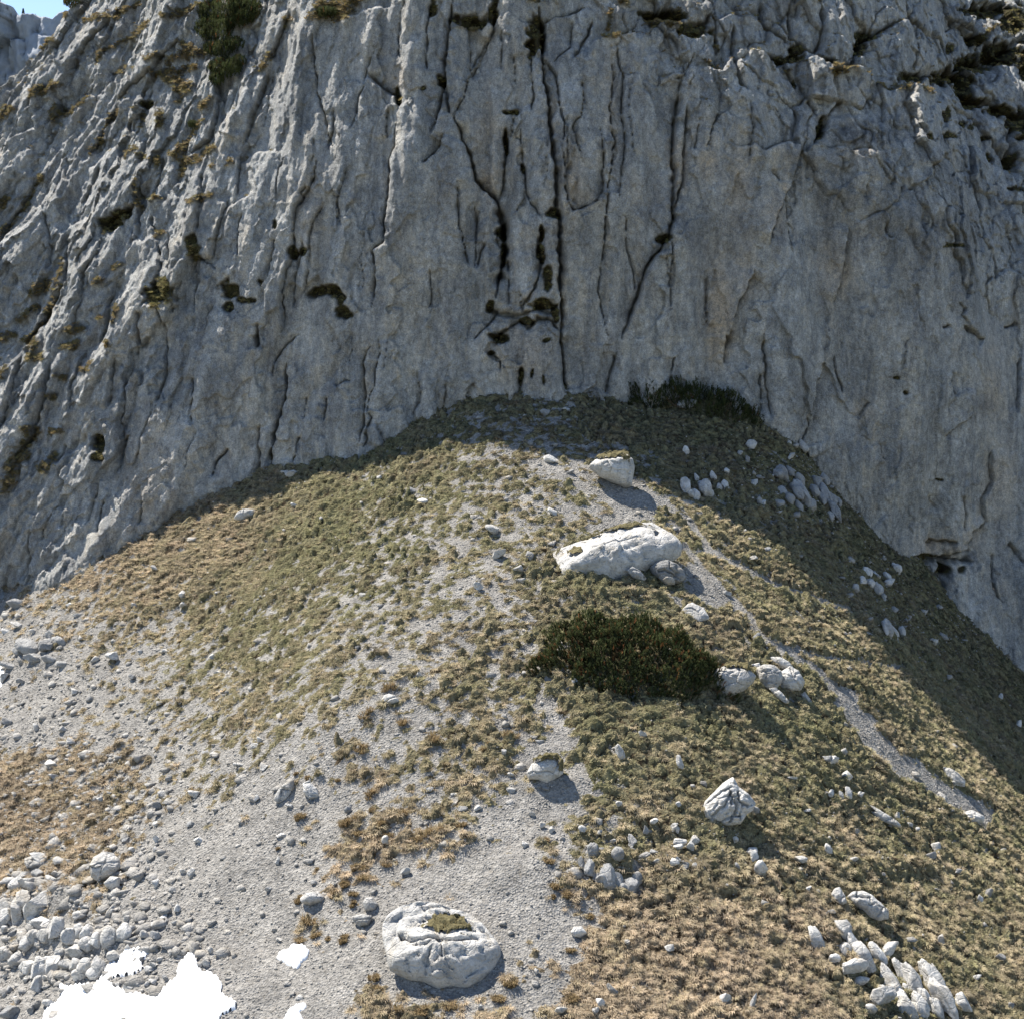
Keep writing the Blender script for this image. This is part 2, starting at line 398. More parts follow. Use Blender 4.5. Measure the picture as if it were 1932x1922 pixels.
def mat_ground():
    m = MT('slope_ground', .97, .05)
    P = m.geo.outputs['Position']
    veg = m.attr('veg'); br = m.attr('brown')
    g1 = m.voro(P, 11.0, 'F1', 'Color'); sep = m.n('ShaderNodeSeparateColor'); m.l(g1, sep.inputs[0])
    gn = m.noise(P, .8, 6, .65)
    grav = m.mix(m.ramp(gn, .35, .65), (.225, .216, .200), (.335, .320, .294))
    v = m.ramp(sep.outputs[0], 0, 1, .66, 1.25)
    cc = m.n('ShaderNodeCombineColor'); [m.l(v, cc.inputs[i]) for i in range(3)]
    grav = m.mix(1.0, grav, cc.outputs[0], 'MULTIPLY')
    grav = m.mix(m.ramp(m.noise(P, 2.2, 5, .65), .58, .74, 0, .6), grav, (.22, .19, .15))
    n2 = m.noise(P, 4.5, 6, .7)
    green = m.mix(m.ramp(n2, .35, .65), (.075, .072, .038), (.22, .21, .115))
    brown = m.mix(m.ramp(n2, .35, .65), (.10, .072, .045), (.32, .26, .18))
    vg = m.mix(br, green, brown)
    edge = m.ramp(m.math('ADD', veg, m.math('MULTIPLY', m.math('SUBTRACT', m.noise(P, 9, 5, .7), .5), .9)), .38, .58)
    vg = m.mix(m.ramp(m.attr('soil'), .1, .75, 0, .9), vg, m.mix(m.ramp(n2, .4, .6), (.030, .022, .014), (.075, .055, .036)))
    c = m.mix(edge, grav, vg)
    h = m.math('ADD', m.math('MULTIPLY', m.voro(P, 11.0), .55), m.math('MULTIPLY', m.noise(P, 5, 7, .75), .8))
    return m.done(c, m.bump(h, .9, .13))

def mat_leafy(name, lo, hi, alt, inst=True):
    """foliage whose 'tint' (0..1) runs from fresh to dry and 'shade' gives each clump its own tone"""
    m = MT(name, .8, .15)
    typ = 'INSTANCER' if inst else 'GEOMETRY'
    tint = m.attr('tint', typ); tone = m.attr('tone', typ)
    c = m.mix(tone, lo, hi)
    c = m.mix(tint, c, m.mix(tone, tuple(x * .5 for x in alt), alt))
    m.l(c, m.b.inputs['Base Color'])
    tr = m.n('ShaderNodeBsdfTranslucent'); m.l(c, tr.inputs['Color']); ms = m.n('ShaderNodeMixShader'); ms.inputs[0].default_value = .35
    m.l(m.b.outputs[0], ms.inputs[1]); m.l(tr.outputs[0], ms.inputs[2])
    out = [n for n in m.t.nodes if n.type == 'OUTPUT_MATERIAL'][0]; m.l(ms.outputs[0], out.inputs[0])
    return m.m

def mat_plain(name, a, b, scale=3, rough=.9, bump=.4, dist=.05):
    m = MT(name, rough, .15); P = m.geo.outputs['Position']
    n = m.noise(P, scale, 7, .65)
    return m.done(m.mix(m.ramp(n, .35, .65), a, b), m.bump(n, bump, dist))

M = dict(cliff=mat_cliff(), ground=mat_ground(),
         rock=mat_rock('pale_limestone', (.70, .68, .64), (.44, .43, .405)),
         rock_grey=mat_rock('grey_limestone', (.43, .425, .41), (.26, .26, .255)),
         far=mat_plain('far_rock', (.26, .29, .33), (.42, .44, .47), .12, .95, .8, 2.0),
         grass=mat_leafy('tussock_grass', (.072, .069, .036), (.43, .405, .22), (.70, .57, .41)),
         shoot=mat_leafy('pine_needles', (.020, .034, .014), (.095, .125, .046), (.30, .13, .055), inst=False),
         cushion=mat_leafy('ledge_cushion', (.12, .11, .045), (.32, .29, .12), (.42, .31, .16)),
         moss=mat_plain('moss', (.075, .065, .032), (.22, .19, .10), 9, .95, .9, .12),
         bark=mat_plain('bark', (.09, .06, .04), (.17, .12, .08), 8),
         gravel=mat_rock('scree_stone', (.47, .45, .415), (.28, .27, .25)),
         snow=None)
def mat_snow():
    m = MT('snow', .6, .3); P = m.geo.outputs['Position']
    m.b.inputs['Subsurface Weight'].default_value = .0
    n = m.noise(P, 1.2, 5, .6)
    return m.done(m.mix(m.ramp(n, .3, .7), (.86, .88, .91), (.93, .935, .94)), m.bump(m.noise(P, 2.5, 6, .6), .35, .12))
M['snow'] = mat_snow()
# ------------------------------------------------------------------ the slope
def build_ground():
    ss = np.concatenate([np.linspace(-1.1, -.40, 26)[:-1], np.linspace(-.40, .40, 930), np.linspace(.40, 1.1, 26)[1:]])
    yy = [14.0]
    while yy[-1] < 43: yy.append(yy[-1] + 1.4)
    while yy[-1] < 97: yy.append(yy[-1] + .052 + (yy[-1] - 43) * .00105)
    while yy[-1] < 125: yy.append(yy[-1] + 2)
    yy = np.array(yy)
    Y, Sx = np.meshgrid(yy, ss, indexing='ij'); X = Y * Sx
    x = X.ravel(); y = Y.ravel()
    veg, br, rel, z0, px, py, soil = ground_fields(x, y)
    V = np.stack([x, y, z0 + rel], 1)
    o = mk('slope', V, grid_faces(len(yy), len(ss))[:, ::-1] if False else grid_faces(len(yy), len(ss)), M['ground'],
           attrs={'veg': (veg, 'POINT', 'FLOAT'), 'brown': (br, 'POINT', 'FLOAT'), 'soil': (soil, 'POINT', 'FLOAT')})
    tag(o, kind='structure')
    return o
ground = build_ground()

# valley floor and far side behind the viewer, coarse, so that the slope does not end in the air
def build_valley():
    n = 90
    gx = np.linspace(-420, 420, n); gy = np.linspace(-320, 60, n)
    Y, X = np.meshgrid(gy, gx, indexing='ij'); x = X.ravel(); y = Y.ravel()
    z = -38 - 14 * sstep(40, -60, y) + 40 * sstep(-120, -320, y) + 5 * fbm2(x / 60, y / 60, 71, 4) - .10 * np.abs(x)
    z = z - 14 * sstep(10, 50, y)
    o = mk('valley_floor', np.stack([x, y, z], 1), grid_faces(n, n), M['ground'],
           attrs={'veg': (np.ones(len(x)) * .8, 'POINT', 'FLOAT'), 'brown': (np.ones(len(x)) * .4, 'POINT', 'FLOAT')})
    tag(o, kind='structure')
build_valley()

# ------------------------------------------------------------------ the cliff
LEAN = ['.95 .95 .95 .90 .90 .90 .95 1.0 1.0 1.0 1.1 1.2 1.2',
        '.76 .72 .66 .58 .45 .36 .34 .46 .70 .76 .80 .90 .95',
        '.72 .68 .62 .50 .34 .25 .22 .28 .42 .58 .74 .88 .90',
        '.68 .63 .56 .44 .28 .18 .17 .15 .17 .26 .36 .60 .80',
        '.64 .58 .50 .38 .22 .15 .14 .12 .10 .10 .10 .26 .58',
        '.60 .53 .42 .27 .18 .12 .10 .10 .08 .07 .06 .16 .42',
        '.52 .40 .22 .15 .12 .10 .10 .10 .08 .06 .00 .02 .26',
        '.32 .20 .15 .12 .10 .10 .10 .10 .06 .04 -.22 -.22 .16',
        '.16 .14 .12 .10 .10 .10 .10 .10 .06 .02 .30 .40 .20',
        '.14 .12 .12 .10 .10 .10 .10 .10 .06 .10 .20 .26 .20']
ZT = 58.0
def cliff_base_tab():
    xs = np.linspace(-75, 75, 301); zs = np.linspace(-48, ZT, 425)
    yc = np.interp(xs, CT[:, 0], CT[:, 1]); zc = np.interp(xs, CT[:, 0], CT[:, 2])
    k = np.ones(13) / 13
    yc = np.convolve(np.pad(yc, 6, 'edge'), k, 'valid')
    X, Z = np.meshgrid(xs, zs)
    C = np.broadcast_to(yc, X.shape).copy()
    for it in range(3):
        px, py = project(X, C, Z)
        ln = gridmap(LEAN, 0, 161, -160, 160, px, py)
        dz = zs[1] - zs[0]
        I = np.cumsum(ln, axis=0) * dz
        iz = np.clip(((zc - zs[0]) / dz).astype(int), 0, len(zs) - 1)
        C = yc[None] + I - I[iz, np.arange(len(xs))][None]
    return xs, zs, C, zc
_bx, _bz, _bC, _bzc = cliff_base_tab()
def bil(x, z):
    fx = np.clip((x - _bx[0]) / (_bx[1] - _bx[0]), 0, len(_bx) - 1.001); fz = np.clip((z - _bz[0]) / (_bz[1] - _bz[0]), 0, len(_bz) - 1.001)
    i = fx.astype(int); j = fz.astype(int); u = fx - i; v = fz - j
    return (_bC[j, i] * (1 - u) + _bC[j, i + 1] * u) * (1 - v) + (_bC[j + 1, i] * (1 - u) + _bC[j + 1, i + 1] * u) * v

# cracks: (frame, points, half width px, depth m, step m: + = right side of the line stands proud when followed downwards)
CR = [
 (2, [(1110,0),(1130,150),(1130,300),(1150,450),(1170,640),(1200,900),(1210,1050),(1215,1170),(1220,1280),(1225,1430),(1240,1600),(1235,1800),(1250,1922)], 2.6, 1.5, -.5),
 (5, [(1240,0),(1255,150),(1255,300)], 2.2, 1.1, -.3),
 (2, [(370,0),(345,200),(350,330)], 1.5, .5, .2), (2, [(520,0),(505,180),(500,340),(510,390)], 1.8, .6, .2),
 (2, [(630,0),(625,150),(600,330),(600,440),(580,560),(560,640),(520,710)], 2.2, .9, .4),
 (2, [(870,0),(870,120),(840,200),(790,310),(730,440),(680,560),(650,650)], 1.6, .5, -.5),
 (2, [(650,650),(690,760),(740,880),(760,980),(830,1050),(880,1110),(885,1180),(910,1260),(930,1330),(900,1450),(885,1560),(880,1640)], 2.8, 1.3, -.6),
 (2, [(905,150),(910,200),(915,380)], 1.6, .5, .2), (2, [(935,700),(930,760),(925,850),(915,1000),(890,1110)], 2.2, 1.0, -.3),
 (2, [(880,1120),(900,1200),(920,1280),(920,1400),(895,1500),(885,1600)], 4.5, 1.0, 0),
 (2, [(940,1330),(940,1480),(945,1600),(940,1690)], 1.8, .7, 0), (2, [(600,430),(620,560),(640,630)], 2.6, .9, .3),
 (2, [(190,400),(250,480),(330,520),(350,600)], 2.2, .8, -.7),
 (2, [(330,690),(320,800),(290,880),(300,960),(285,1120),(270,1230),(265,1340),(210,1380),(225,1450),(215,1560),(200,1690)], 2.0, .9, .55),
 (2, [(590,740),(550,830),(500,890),(470,900)], 1.8, .6, .5), (2, [(680,980),(680,1100),(675,1250),(700,1400),(740,1470)], 1.6, .6, -.35),
 (2, [(790,1150),(770,1230),(765,1330)], 1.6, .6, .2), (2, [(820,1340),(790,1420),(780,1460)], 1.6, .6, .2),
 (2, [(510,1480),(520,1600),(515,1690)], 1.3, .4, -.25), (2, [(1020,700),(1030,850),(1050,1000),(1070,1110),(1120,1200)], 1.7, .6, .3),
 (2, [(1130,1240),(1120,1400),(1110,1530),(1080,1600),(1030,1660),(1020,1720)], 2.4, .8, 0),
 (2, [(840,1700),(900,1730),(1000,1735),(1100,1700),(1200,1730)], 3.4, .8, 0),
 (2, [(750,1880),(820,1810),(870,1760),(900,1700)], 1.8, .6, .2),
 (2, [(860,1870),(900,1860),(960,1790),(1020,1760),(1060,1790),(1110,1750),(1180,1760),(1230,1820)], 3.0, .8, -.4),
 (2, [(1510,240),(1515,400),(1510,600),(1520,800),(1505,950),(1480,1030),(1470,1200),(1465,1400),(1450,1600),(1460,1720),(1490,1860)], 1.5, .7, -.25),
 (2, [(1540,240),(1570,420),(1575,600),(1580,800),(1575,950),(1550,1080)], 1.5, .7, .3),
 (2, [(1900,400),(1880,560),(1860,700),(1850,850),(1860,1000),(1865,1180),(1840,1300),(1800,1350),(1740,1420),(1700,1500),(1660,1620),(1620,1740),(1570,1870)], 2.2, 1.2, .8),
 (5, [(1540,100),(1510,190),(1480,330)], 1.8, .8, .3), (2, [(1840,1310),(1840,1450),(1820,1600),(1830,1700)], 1.4, .5, -.2), (5, [(1860,120),(1840,270)], 1.4, .5, .2),
 (2, [(1450,720),(1470,850),(1470,1000),(1430,1100),(1360,1150),(1300,1170),(1270,1100),(1250,950),(1240,820)], 1.6, .5, .55),
 (2, [(1140,320),(1220,420),(1230,600),(1250,760),(1240,820)], 1.6, .6, .25), (2, [(1340,420),(1350,540),(1340,640),(1290,700),(1320,830),(1350,850)], 1.5, .5, -.3),
 (2, [(1130,130),(1290,70),(1370,30)], 2.0, .6, .4), (2, [(1310,320),(1350,250),(1420,120)], 3.0, .7, .3), (2, [(1300,100),(1290,250),(1200,340)], 2, .5, .3),
 (2, [(750,350),(830,200)], 1.5, .5, 0), (2, [(1070,280),(1080,420),(1075,600)], 1.7, .7, .2), (2, [(980,300),(990,460)], 1.2, .4, 0), (2, [(1690,60),(1720,80),(1820,50),(1900,120)], 5, .9, .4),
 # left part
 (1, [(260,1160),(265,1300),(255,1480)], 2.0, .7, -.4), (1, [(370,1340),(350,1450),(330,1560),(270,1700),(200,1800),(100,1922)], 2.6, .7, -.6),
 (1, [(770,960),(775,1100),(760,1210),(740,1330)], 1.8, .6, -.4), (1, [(750,1010),(740,1120),(650,1200),(600,1240),(570,1280)], 2.8, .9, -.5),
 (1, [(900,860),(880,960),(830,1090)], 1.5, .5, -.3), (1, [(1250,1100),(1210,1250),(1180,1330),(1160,1450)], 1.8, .6, -.5), (1, [(1080,1430),(1075,1600),(1070,1720)], 1.8, .7, .4),
 (1, [(870,1340),(880,1480),(860,1600),(800,1680)], 2.0, .7, -.4), (1, [(930,1290),(930,1500)], 1.8, .6, .2), (1, [(1330,850),(1310,980),(1290,1080)], 1.6, .5, -.5),
 (1, [(1720,180),(1730,400),(1745,520),(1780,640),(1820,820)], 1.5, .6, .25),
 (1, [(1740,880),(1700,1020),(1630,1150),(1620,1300),(1600,1430),(1560,1560),(1550,1720),(1530,1860)], 1.6, .7, -.45),
 (1, [(1520,1310),(1490,1450),(1480,1510)], 1.4, .5, 0), (1, [(1850,1050),(1870,1240)], 1.2, .4, .2), (1, [(1770,1080),(1740,1180),(1700,1300),(1690,1480),(1650,1620)], 1.3, .5, -.3),
 (1, [(1410,1780),(1400,1922)], 2.4, .7, 0), (1, [(770,1700),(760,1922)], 2.0, .7, -.3), (1, [(880,1680),(905,1922)], 1.8, .6, .35),
 (1, [(1180,1480),(1110,1430),(1090,1560)], 1.6, .5, .3), (1, [(480,1480),(420,1700),(400,1850)], 1.5, .5, -.5), (1, [(640,1500),(600,1640),(560,1800),(520,1900)], 1.8, .6, -.5),
 (1, [(560,1300),(520,1420),(480,1500)], 1.6, .5, -.4), (1, [(1340,1180),(1310,1300),(1300,1400)], 1.4, .5, .2), (1, [(1470,400),(1420,540),(1370,650),(1340,800)], 1.8, .6, -.8),
 (1, [(1600,60),(1540,200),(1480,330)], 2.0, .5, -.7), (1, [(1390,30),(1370,200),(1330,430),(1300,600),(1270,700)], 2.0, .7, .6), (1, [(1180,420),(1190,560),(1150,760),(1050,850)], 2.0, .6, -.6),
 (1, [(330,520),(350,620),(380,620),(430,560),(520,440)], 2.0, .6, .5), (1, [(640,560),(560,700),(480,840)], 2.2, .6, -.6), (1, [(850,380),(700,500),(640,560)], 2.0, .5, -.6), (1, [(620,100),(480,260),(400,420)], 1.8, .5, -.6),
 (1, [(820,740),(790,830),(770,900)], 2.4, .6, -.3), (1, [(220,960),(160,1100),(60,1220),(10,1330)], 2.8, .6, -.7), (1, [(240,1700),(300,1560),(340,1420)], 2.2, .6, .2),
 (1, [(1110,960),(1130,1060),(1110,1150),(1090,1280)], 1.7, .6, -.4), (1, [(530,900),(470,1060),(440,1120)], 1.5, .4, -.5), (1, [(990,200),(880,330),(820,460)], 1.8, .5, -.5), (1, [(200,620),(230,480),(280,380)], 1.6, .5, .4),
 (4, [(760,0),(735,110)], 1.8, .6, .2), (4, [(905,0),(890,200),(850,400)], 1.6, .6, -.3), (4, [(1400,0),(1395,80)], 3.0, .8, 0), (4, [(700,200),(680,280),(655,450),(665,600),(650,680),(630,770)], 1.9, .8, -.35),
 (4, [(1055,220),(1055,380),(1040,490)], 1.7, .5, .1), (4, [(640,120),(610,180),(590,330),(575,400)], 2.0, .6, -.6), (4, [(290,130),(240,300),(220,400),(180,480),(160,560),(50,700)], 3.6, .8, -.6),
 (4, [(1620,0),(1500,120),(1480,220)], 1.6, .5, .2), (4, [(1560,150),(1550,330),(1520,480),(1480,620),(1460,750)], 2.2, .9, .45), (4, [(1410,490),(1405,620),(1400,780)], 1.8, .7, .3),
 (4, [(1240,620),(1170,700),(1160,780)], 1.8, .6, 0), (4, [(560,900),(545,1000),(545,1080)], 1.8, .6, .1), (4, [(785,890),(775,1030)], 1.6, .5, .1), (4, [(160,1060),(160,1200),(130,1350)], 2.0, .8, .4),
 (4, [(230,1060),(225,1130)], 1.6, .5, 0), (4, [(1800,340),(1780,460)], 1.4, .5, .3), (4, [(1670,340),(1660,460)], 1.1, .3, 0), (4, [(1640,560),(1610,620),(1600,700)], 1.3, .5, .2), (4, [(0,1385),(60,1412),(130,1370)], 2.6, 1.0, .6),
 (4, [(460,80),(380,260),(360,420)], 1.5, .5, -.5), (4, [(120,100),(60,300),(0,520)], 1.8, .5, -.6), (4, [(480,570),(560,560)], 1.5, .4, 0), (4, [(340,600),(300,700)], 1.8, .5, 0),
 (5, [(190,60),(150,150),(165,300),(150,580)], 1.6, .7, .3), (5, [(0,290),(40,250),(80,260)], 1.5, .4, .4), (5, [(290,0),(270,180)], 1.0, .25, .2), (5, [(850,90),(900,140),(910,200)], 1.8, .5, .4), (5, [(1010,190),(1020,260),(1010,330)], 2.4, .6, 0),
 # upper right and right
 (3, [(0,95),(60,130),(130,128),(190,110),(200,60)], 2.8, .8, .6), (3, [(330,130),(330,280),(345,430),(390,515)], 2.4, .9, .4), (3, [(200,60),(230,110),(240,300)], 2, .7, .4),
 (3, [(640,0),(635,120),(650,200),(720,260),(790,300),(815,240),(820,130),(800,30)], 2.2, .9, -.7), (3, [(790,300),(850,370),(1000,360),(1010,300),(1050,220),(1110,190),(1250,110)], 3.4, 1.1, .9),
 (3, [(500,280),(580,320),(650,330),(720,310)], 2.8, .8, .5), (3, [(480,20),(500,120),(620,200),(650,240)], 2.2, .7, .5), (3, [(1250,430),(1400,400),(1500,430),(1600,350),(1750,345),(1922,210)], 5.5, 1.4, .9),
 (3, [(1600,60),(1700,50),(1800,25)], 5.0, 1.2, .5), (3, [(1560,380),(1610,560),(1720,575),(1830,640),(1922,660)], 5.0, 1.3, .8), (3, [(1840,700),(1840,850),(1860,920),(1922,950)], 3.5, 1.0, .5),
 (3, [(1500,560),(1620,640),(1760,780),(1860,930)], 2.2, .7, .4), (3, [(850,640),(840,690),(770,780)], 3.2, .9, .4), (3, [(750,540),(770,590),(790,640)], 1.8, .7, 0), (3, [(1250,550),(1280,610),(1310,690),(1360,760)], 2.0, .8, .5),
 (3, [(1270,0),(1300,100),(1450,210),(1500,330)], 1.8, .7, .5), (3, [(1530,100),(1640,180),(1660,260)], 2.0, .7, .5), (3, [(240,620),(215,700),(180,840)], 1.4, .5, 0), (3, [(150,650),(120,830)], 1.3, .4, 0),
 (3, [(700,300),(690,420),(730,500),(790,600),(760,640)], 1.8, .6, .3), (3, [(600,330),(640,400),(690,480)], 2.0, .7, .4), (3, [(940,540),(850,640)], 2.0, .7, -.5), (3, [(1110,440),(1160,560),(1150,680)], 1.6, .6, .5),
 (3, [(1220,260),(1230,320)], 1.5, .5, 0), (3, [(400,560),(420,700),(400,900)], 1.3, .35, .4), (3, [(690,790),(660,950),(600,1130),(520,1290),(510,1350)], 1.7, .5, -.8), (3, [(740,880),(745,990)], 1.0, .3, 0),
 (3, [(970,1230),(950,1450),(920,1570),(880,1660)], 1.5, .4, -.7), (3, [(440,1480),(380,1620),(330,1750),(290,1922)], 1.6, .5, -.8), (6, [(290,0),(280,150)], 1.8, .6, -.4), (3, [(190,1500),(185,1650),(190,1800)], 1.3, .3, .4),
 (3, [(75,560),(60,800),(40,1000),(10,1180),(0,1280)], 2.0, .8, -.4), (3, [(0,440),(60,420),(110,300)], 1.8, .6, -.3), (3, [(1490,1800),(1530,1780)], 2, .5, 0), (3, [(1580,1790),(1640,1840),(1690,1860)], 2.6, .7, .4), (3, [(1820,1810),(1900,1770)], 2, .6, 0),
 (6, [(490,0),(490,130),(500,250),(515,450)], 1.8, .7, .2), (6, [(470,200),(475,420)], 1.4, .5, 0), (6, [(1390,1130),(1470,1122),(1550,1130)], 2.4, .7, .4),
 (6, [(1720,1030),(1650,1080),(1610,1170),(1520,1215),(1400,1235),(1320,1215)], 2.8, 1.0, -.9), (6, [(1380,1250),(1390,1300),(1490,1340),(1510,1460)], 2.0, .7, .2), (6, [(1380,1250),(1500,1240),(1640,1240)], 3.5, .8, -.3),
 (6, [(1480,1250),(1490,1340)], 3, .7, 0), (6, [(1750,1170),(1760,1350),(1800,1460)], 1.7, .6, .2), (6, [(1600,880),(1590,1060)], 1.3, .4, 0), (6, [(1420,880),(1450,970)], 1.2, .3, 0), (6, [(1850,1130),(1890,1200),(1922,1250)], 2.2, .6, .3),
 (6, [(1740,620),(1760,800),(1700,900),(1720,1030)], 1.5, .4, .5), (6, [(1922,130),(1900,300),(1890,420)], 1.8, .6, .4), (6, [(1500,560),(1640,420),(1650,280)], 1.2, .2, -.5), (6, [(1100,370),(1020,470)], 1.1, .25, .3), (6, [(700,600),(720,660)], 2.0, .6, .6),
]
_g = np.random.default_rng(321)
for i in range(55):       # short natural fractures between the measured ones
    x_, y_ = _g.uniform(60, 1900), _g.uniform(10, 900); L_ = _g.uniform(25, 130) * (1.2 if x_ < 1400 else .8)
    t_ = (-.45 * min(1, max(0, (850 - x_) / 800)) + _g.normal() * .10); p_ = [(x_, y_)]
    for k_ in range(5): p_.append((p_[-1][0] + L_ / 5 * t_ + _g.normal() * 3.2, p_[-1][1] + L_ / 5))
    CR.append((10, p_, _g.uniform(.8, 1.6), _g.uniform(.2, .6), _g.choice([-.4, -.2, 0, .2, .4])))
FR[10] = (0, 0, 1.0)
# hollows filled with soil and moss: (frame, x, y, rx, ry, depth)
HO = [(1,620,1235,60,32,.8),(1,1255,1590,45,45,.7),(1,1250,1690,30,28,.5),(1,1610,1390,20,38,.6),(1,1780,1590,75,34,.8),(1,1840,1610,30,25,.5),(1,1350,1640,42,18,.4),(1,1435,1550,13,13,.3),(1,1525,1240,12,22,.3),
      (1,870,1620,45,50,.6),(1,920,1590,26,60,.2),(1,1080,1350,28,62,.2),(1,1880,1720,30,35,.5),(1,1660,1380,22,20,.3),(1,790,570,30,22,.6),(1,680,1180,50,28,.4),(4,530,600,34,48,.9),(4,540,670,26,24,.4),
      (2,740,110,95,36,.5),(2,1090,200,42,95,.8),(2,865,60,24,75,.7),(2,580,440,26,30,.6),(2,930,780,16,50,.6),(2,960,605,35,16,.6),(2,910,1270,26,50,.8),(2,915,1400,16,60,.6),(2,1140,1670,64,28,.7),(2,1165,1530,28,60,.6),
      (2,1125,1390,20,45,.6),(2,1190,1180,34,26,.8),(2,1130,1290,12,30,.5),(2,340,530,20,40,.8),(2,525,50,18,40,.4),(2,20,1640,22,30,.4),(2,900,1870,40,20,.5),(2,1050,1760,40,18,.5),(2,850,1690,25,30,.5),(2,1200,1720,22,40,.5),(2,480,500,10,10,.2),
      (2,1060,250,22,25,.6),(2,1030,930,10,26,.4),(2,1740,70,60,22,.6),(2,1850,70,70,22,.4),(2,1800,1320,34,22,.5),(2,40,1730,45,22,.3),
      (3,110,165,95,36,.9),(3,690,265,48,24,.8),(3,1060,190,50,28,.8),(3,1040,250,26,50,.6),(3,830,345,45,20,.6),(3,640,310,70,20,.5),(3,1320,415,75,30,.8),(3,1500,420,80,34,.9),(3,1650,350,90,50,1.0),(3,1800,300,110,60,1.0),
      (3,1690,70,110,36,.9),(3,1850,120,70,70,.7),(3,1600,480,34,90,.8),(3,1650,570,60,28,.6),(3,1780,620,80,30,.8),(3,1890,680,60,70,.7),(3,1515,740,40,16,.5),(3,1520,270,28,26,.5),(3,1660,215,50,20,.6),(3,1715,760,20,14,.4),
      (3,1735,870,26,26,.5),(3,1860,900,24,50,.6),(3,1630,700,22,14,.3),(3,1590,680,20,14,.3),(3,1500,630,22,26,.5),(3,1360,765,20,14,.5),(3,820,705,20,48,.6),(3,680,460,10,24,.4),(3,1870,1040,50,12,.4),(3,1920,350,30,90,.6),
      (6,1470,800,20,8,.3),(6,1490,1300,24,26,.5),(6,1570,1280,24,16,.3),(6,1400,1215,60,14,.5),(5,900,15,45,22,.5),(5,850,100,20,14,.4),(5,1020,220,14,40,.5),(5,1085,215,8,26,.4),(5,1140,240,8,20,.4),(5,1155,22,26,10,.3),
      (1,400,15,46,22,.9),(3,1520,1350,50,10,.3),(6,1280,310,14,10,.3),(6,1230,235,18,8,.3)]
# moss and grass growing in lines along ledges: (frame, points, half width px)
LG = [(1,[(230,170),(290,110),(385,90)],6),(1,[(100,310),(180,220),(260,150)],6),(1,[(0,370),(70,320),(150,230)],5),(1,[(480,135),(560,110),(640,90),(760,20)],5),(1,[(540,330),(620,260),(720,200),(830,140)],5),(1,[(250,260),(300,240)],6),
      (1,[(620,400),(700,350)],3),(1,[(930,110),(1040,75),(1140,50)],5),(1,[(980,230),(1040,260),(1120,290)],8),(1,[(920,350),(1000,310),(1090,300)],7),(1,[(860,410),(960,390),(1080,370)],6),(1,[(920,440),(980,430)],8),(1,[(970,480),(1050,470),(980,560)],7),(1,[(830,350),(900,320)],5),
      (1,[(230,550),(330,490)],9),(1,[(300,660),(340,590)],8),(1,[(0,680),(100,610)],7),(1,[(480,840),(540,750),(600,640),(650,610)],4),(1,[(340,640),(420,620),(480,540)],4),(1,[(710,850),(760,820)],6),(1,[(860,890)],9),(1,[(780,860)],7),(1,[(780,630),(770,690)],5),(1,[(900,640),(900,700)],5),
      (1,[(960,850),(1010,800),(1030,780)],8),(1,[(1000,890),(1090,880)],7),(1,[(1120,850),(1190,820)],7),(1,[(1000,960),(1000,900)],5),(1,[(1115,600),(1165,540)],6),(1,[(1040,740),(1080,690),(1110,660)],7),(1,[(850,1095),(880,1080)],5),(1,[(1050,1115),(1110,1100),(1140,1070)],6),
      (1,[(0,1130),(50,1090)],8),(1,[(10,1310),(60,1230),(110,1180),(160,1100),(240,965)],4),(1,[(130,1880),(210,1800),(270,1690),(300,1600),(345,1420)],5),(1,[(180,1630),(250,1560)],10),(1,[(100,1760),(180,1690)],7),(1,[(370,1820),(440,1800)],7),(1,[(640,1480),(680,1440)],6),(1,[(550,1550)],6),
      (1,[(1080,1370),(1090,1420)],9),(1,[(850,1620),(870,1670)],10),(1,[(910,1540),(930,1580),(920,1640)],9),(1,[(640,1770),(660,1700)],5),(1,[(0,1850),(40,1840)],8),(1,[(140,1870),(200,1870)],8),(1,[(400,1900)],8),(1,[(540,1740)],4),(1,[(1480,300),(1440,380)],6),(1,[(1580,120),(1560,160)],4),(1,[(690,1200),(620,1220),(590,1270)],6),
      (1,[(760,960),(770,1150)],3),(1,[(860,1290),(900,1280)],5),(1,[(1160,1080)],4),(1,[(1250,910),(1280,890)],5),(1,[(1170,920)],4),
      (1,[(1720,110),(1800,70),(1922,50)],9),(1,[(1750,40),(1850,20)],9),(2,[(0,60),(60,40),(130,0)],11),(2,[(0,110),(50,100)],6),
      (4,[(0,15),(60,0)],8),(4,[(170,110),(200,40)],9),(4,[(200,120),(240,110)],8),(4,[(470,200),(520,160)],9),(4,[(340,60),(410,40)],6),(4,[(0,220),(40,170)],8),(4,[(320,220),(350,240)],6),(4,[(270,340)],7),(4,[(170,520),(140,600),(80,700),(40,830)],11),(4,[(280,540),(330,520)],8),(4,[(240,720),(280,660)],10),(4,[(540,650)],9),(4,[(610,50)],6),
      (3,[(170,340),(250,370)],3),(3,[(860,385),(960,375)],7),(3,[(1130,460),(1250,490)],6),(3,[(610,325),(700,325)],5),(3,[(1330,500),(1400,520)],4),(3,[(620,390),(640,380)],4),(3,[(860,420),(930,400)],6),(3,[(780,10)],4),(2,[(1480,215),(1560,195)],4),(2,[(1710,115),(1800,115),(1890,150)],5),(2,[(740,150),(780,145)],4),
      (2,[(1560,15),(1600,10)],5),(2,[(1070,5),(1120,10)],5),(2,[(1510,50),(1500,160)],4),(3,[(230,215),(240,280)],4),(3,[(1700,190),(1770,130)],5)]
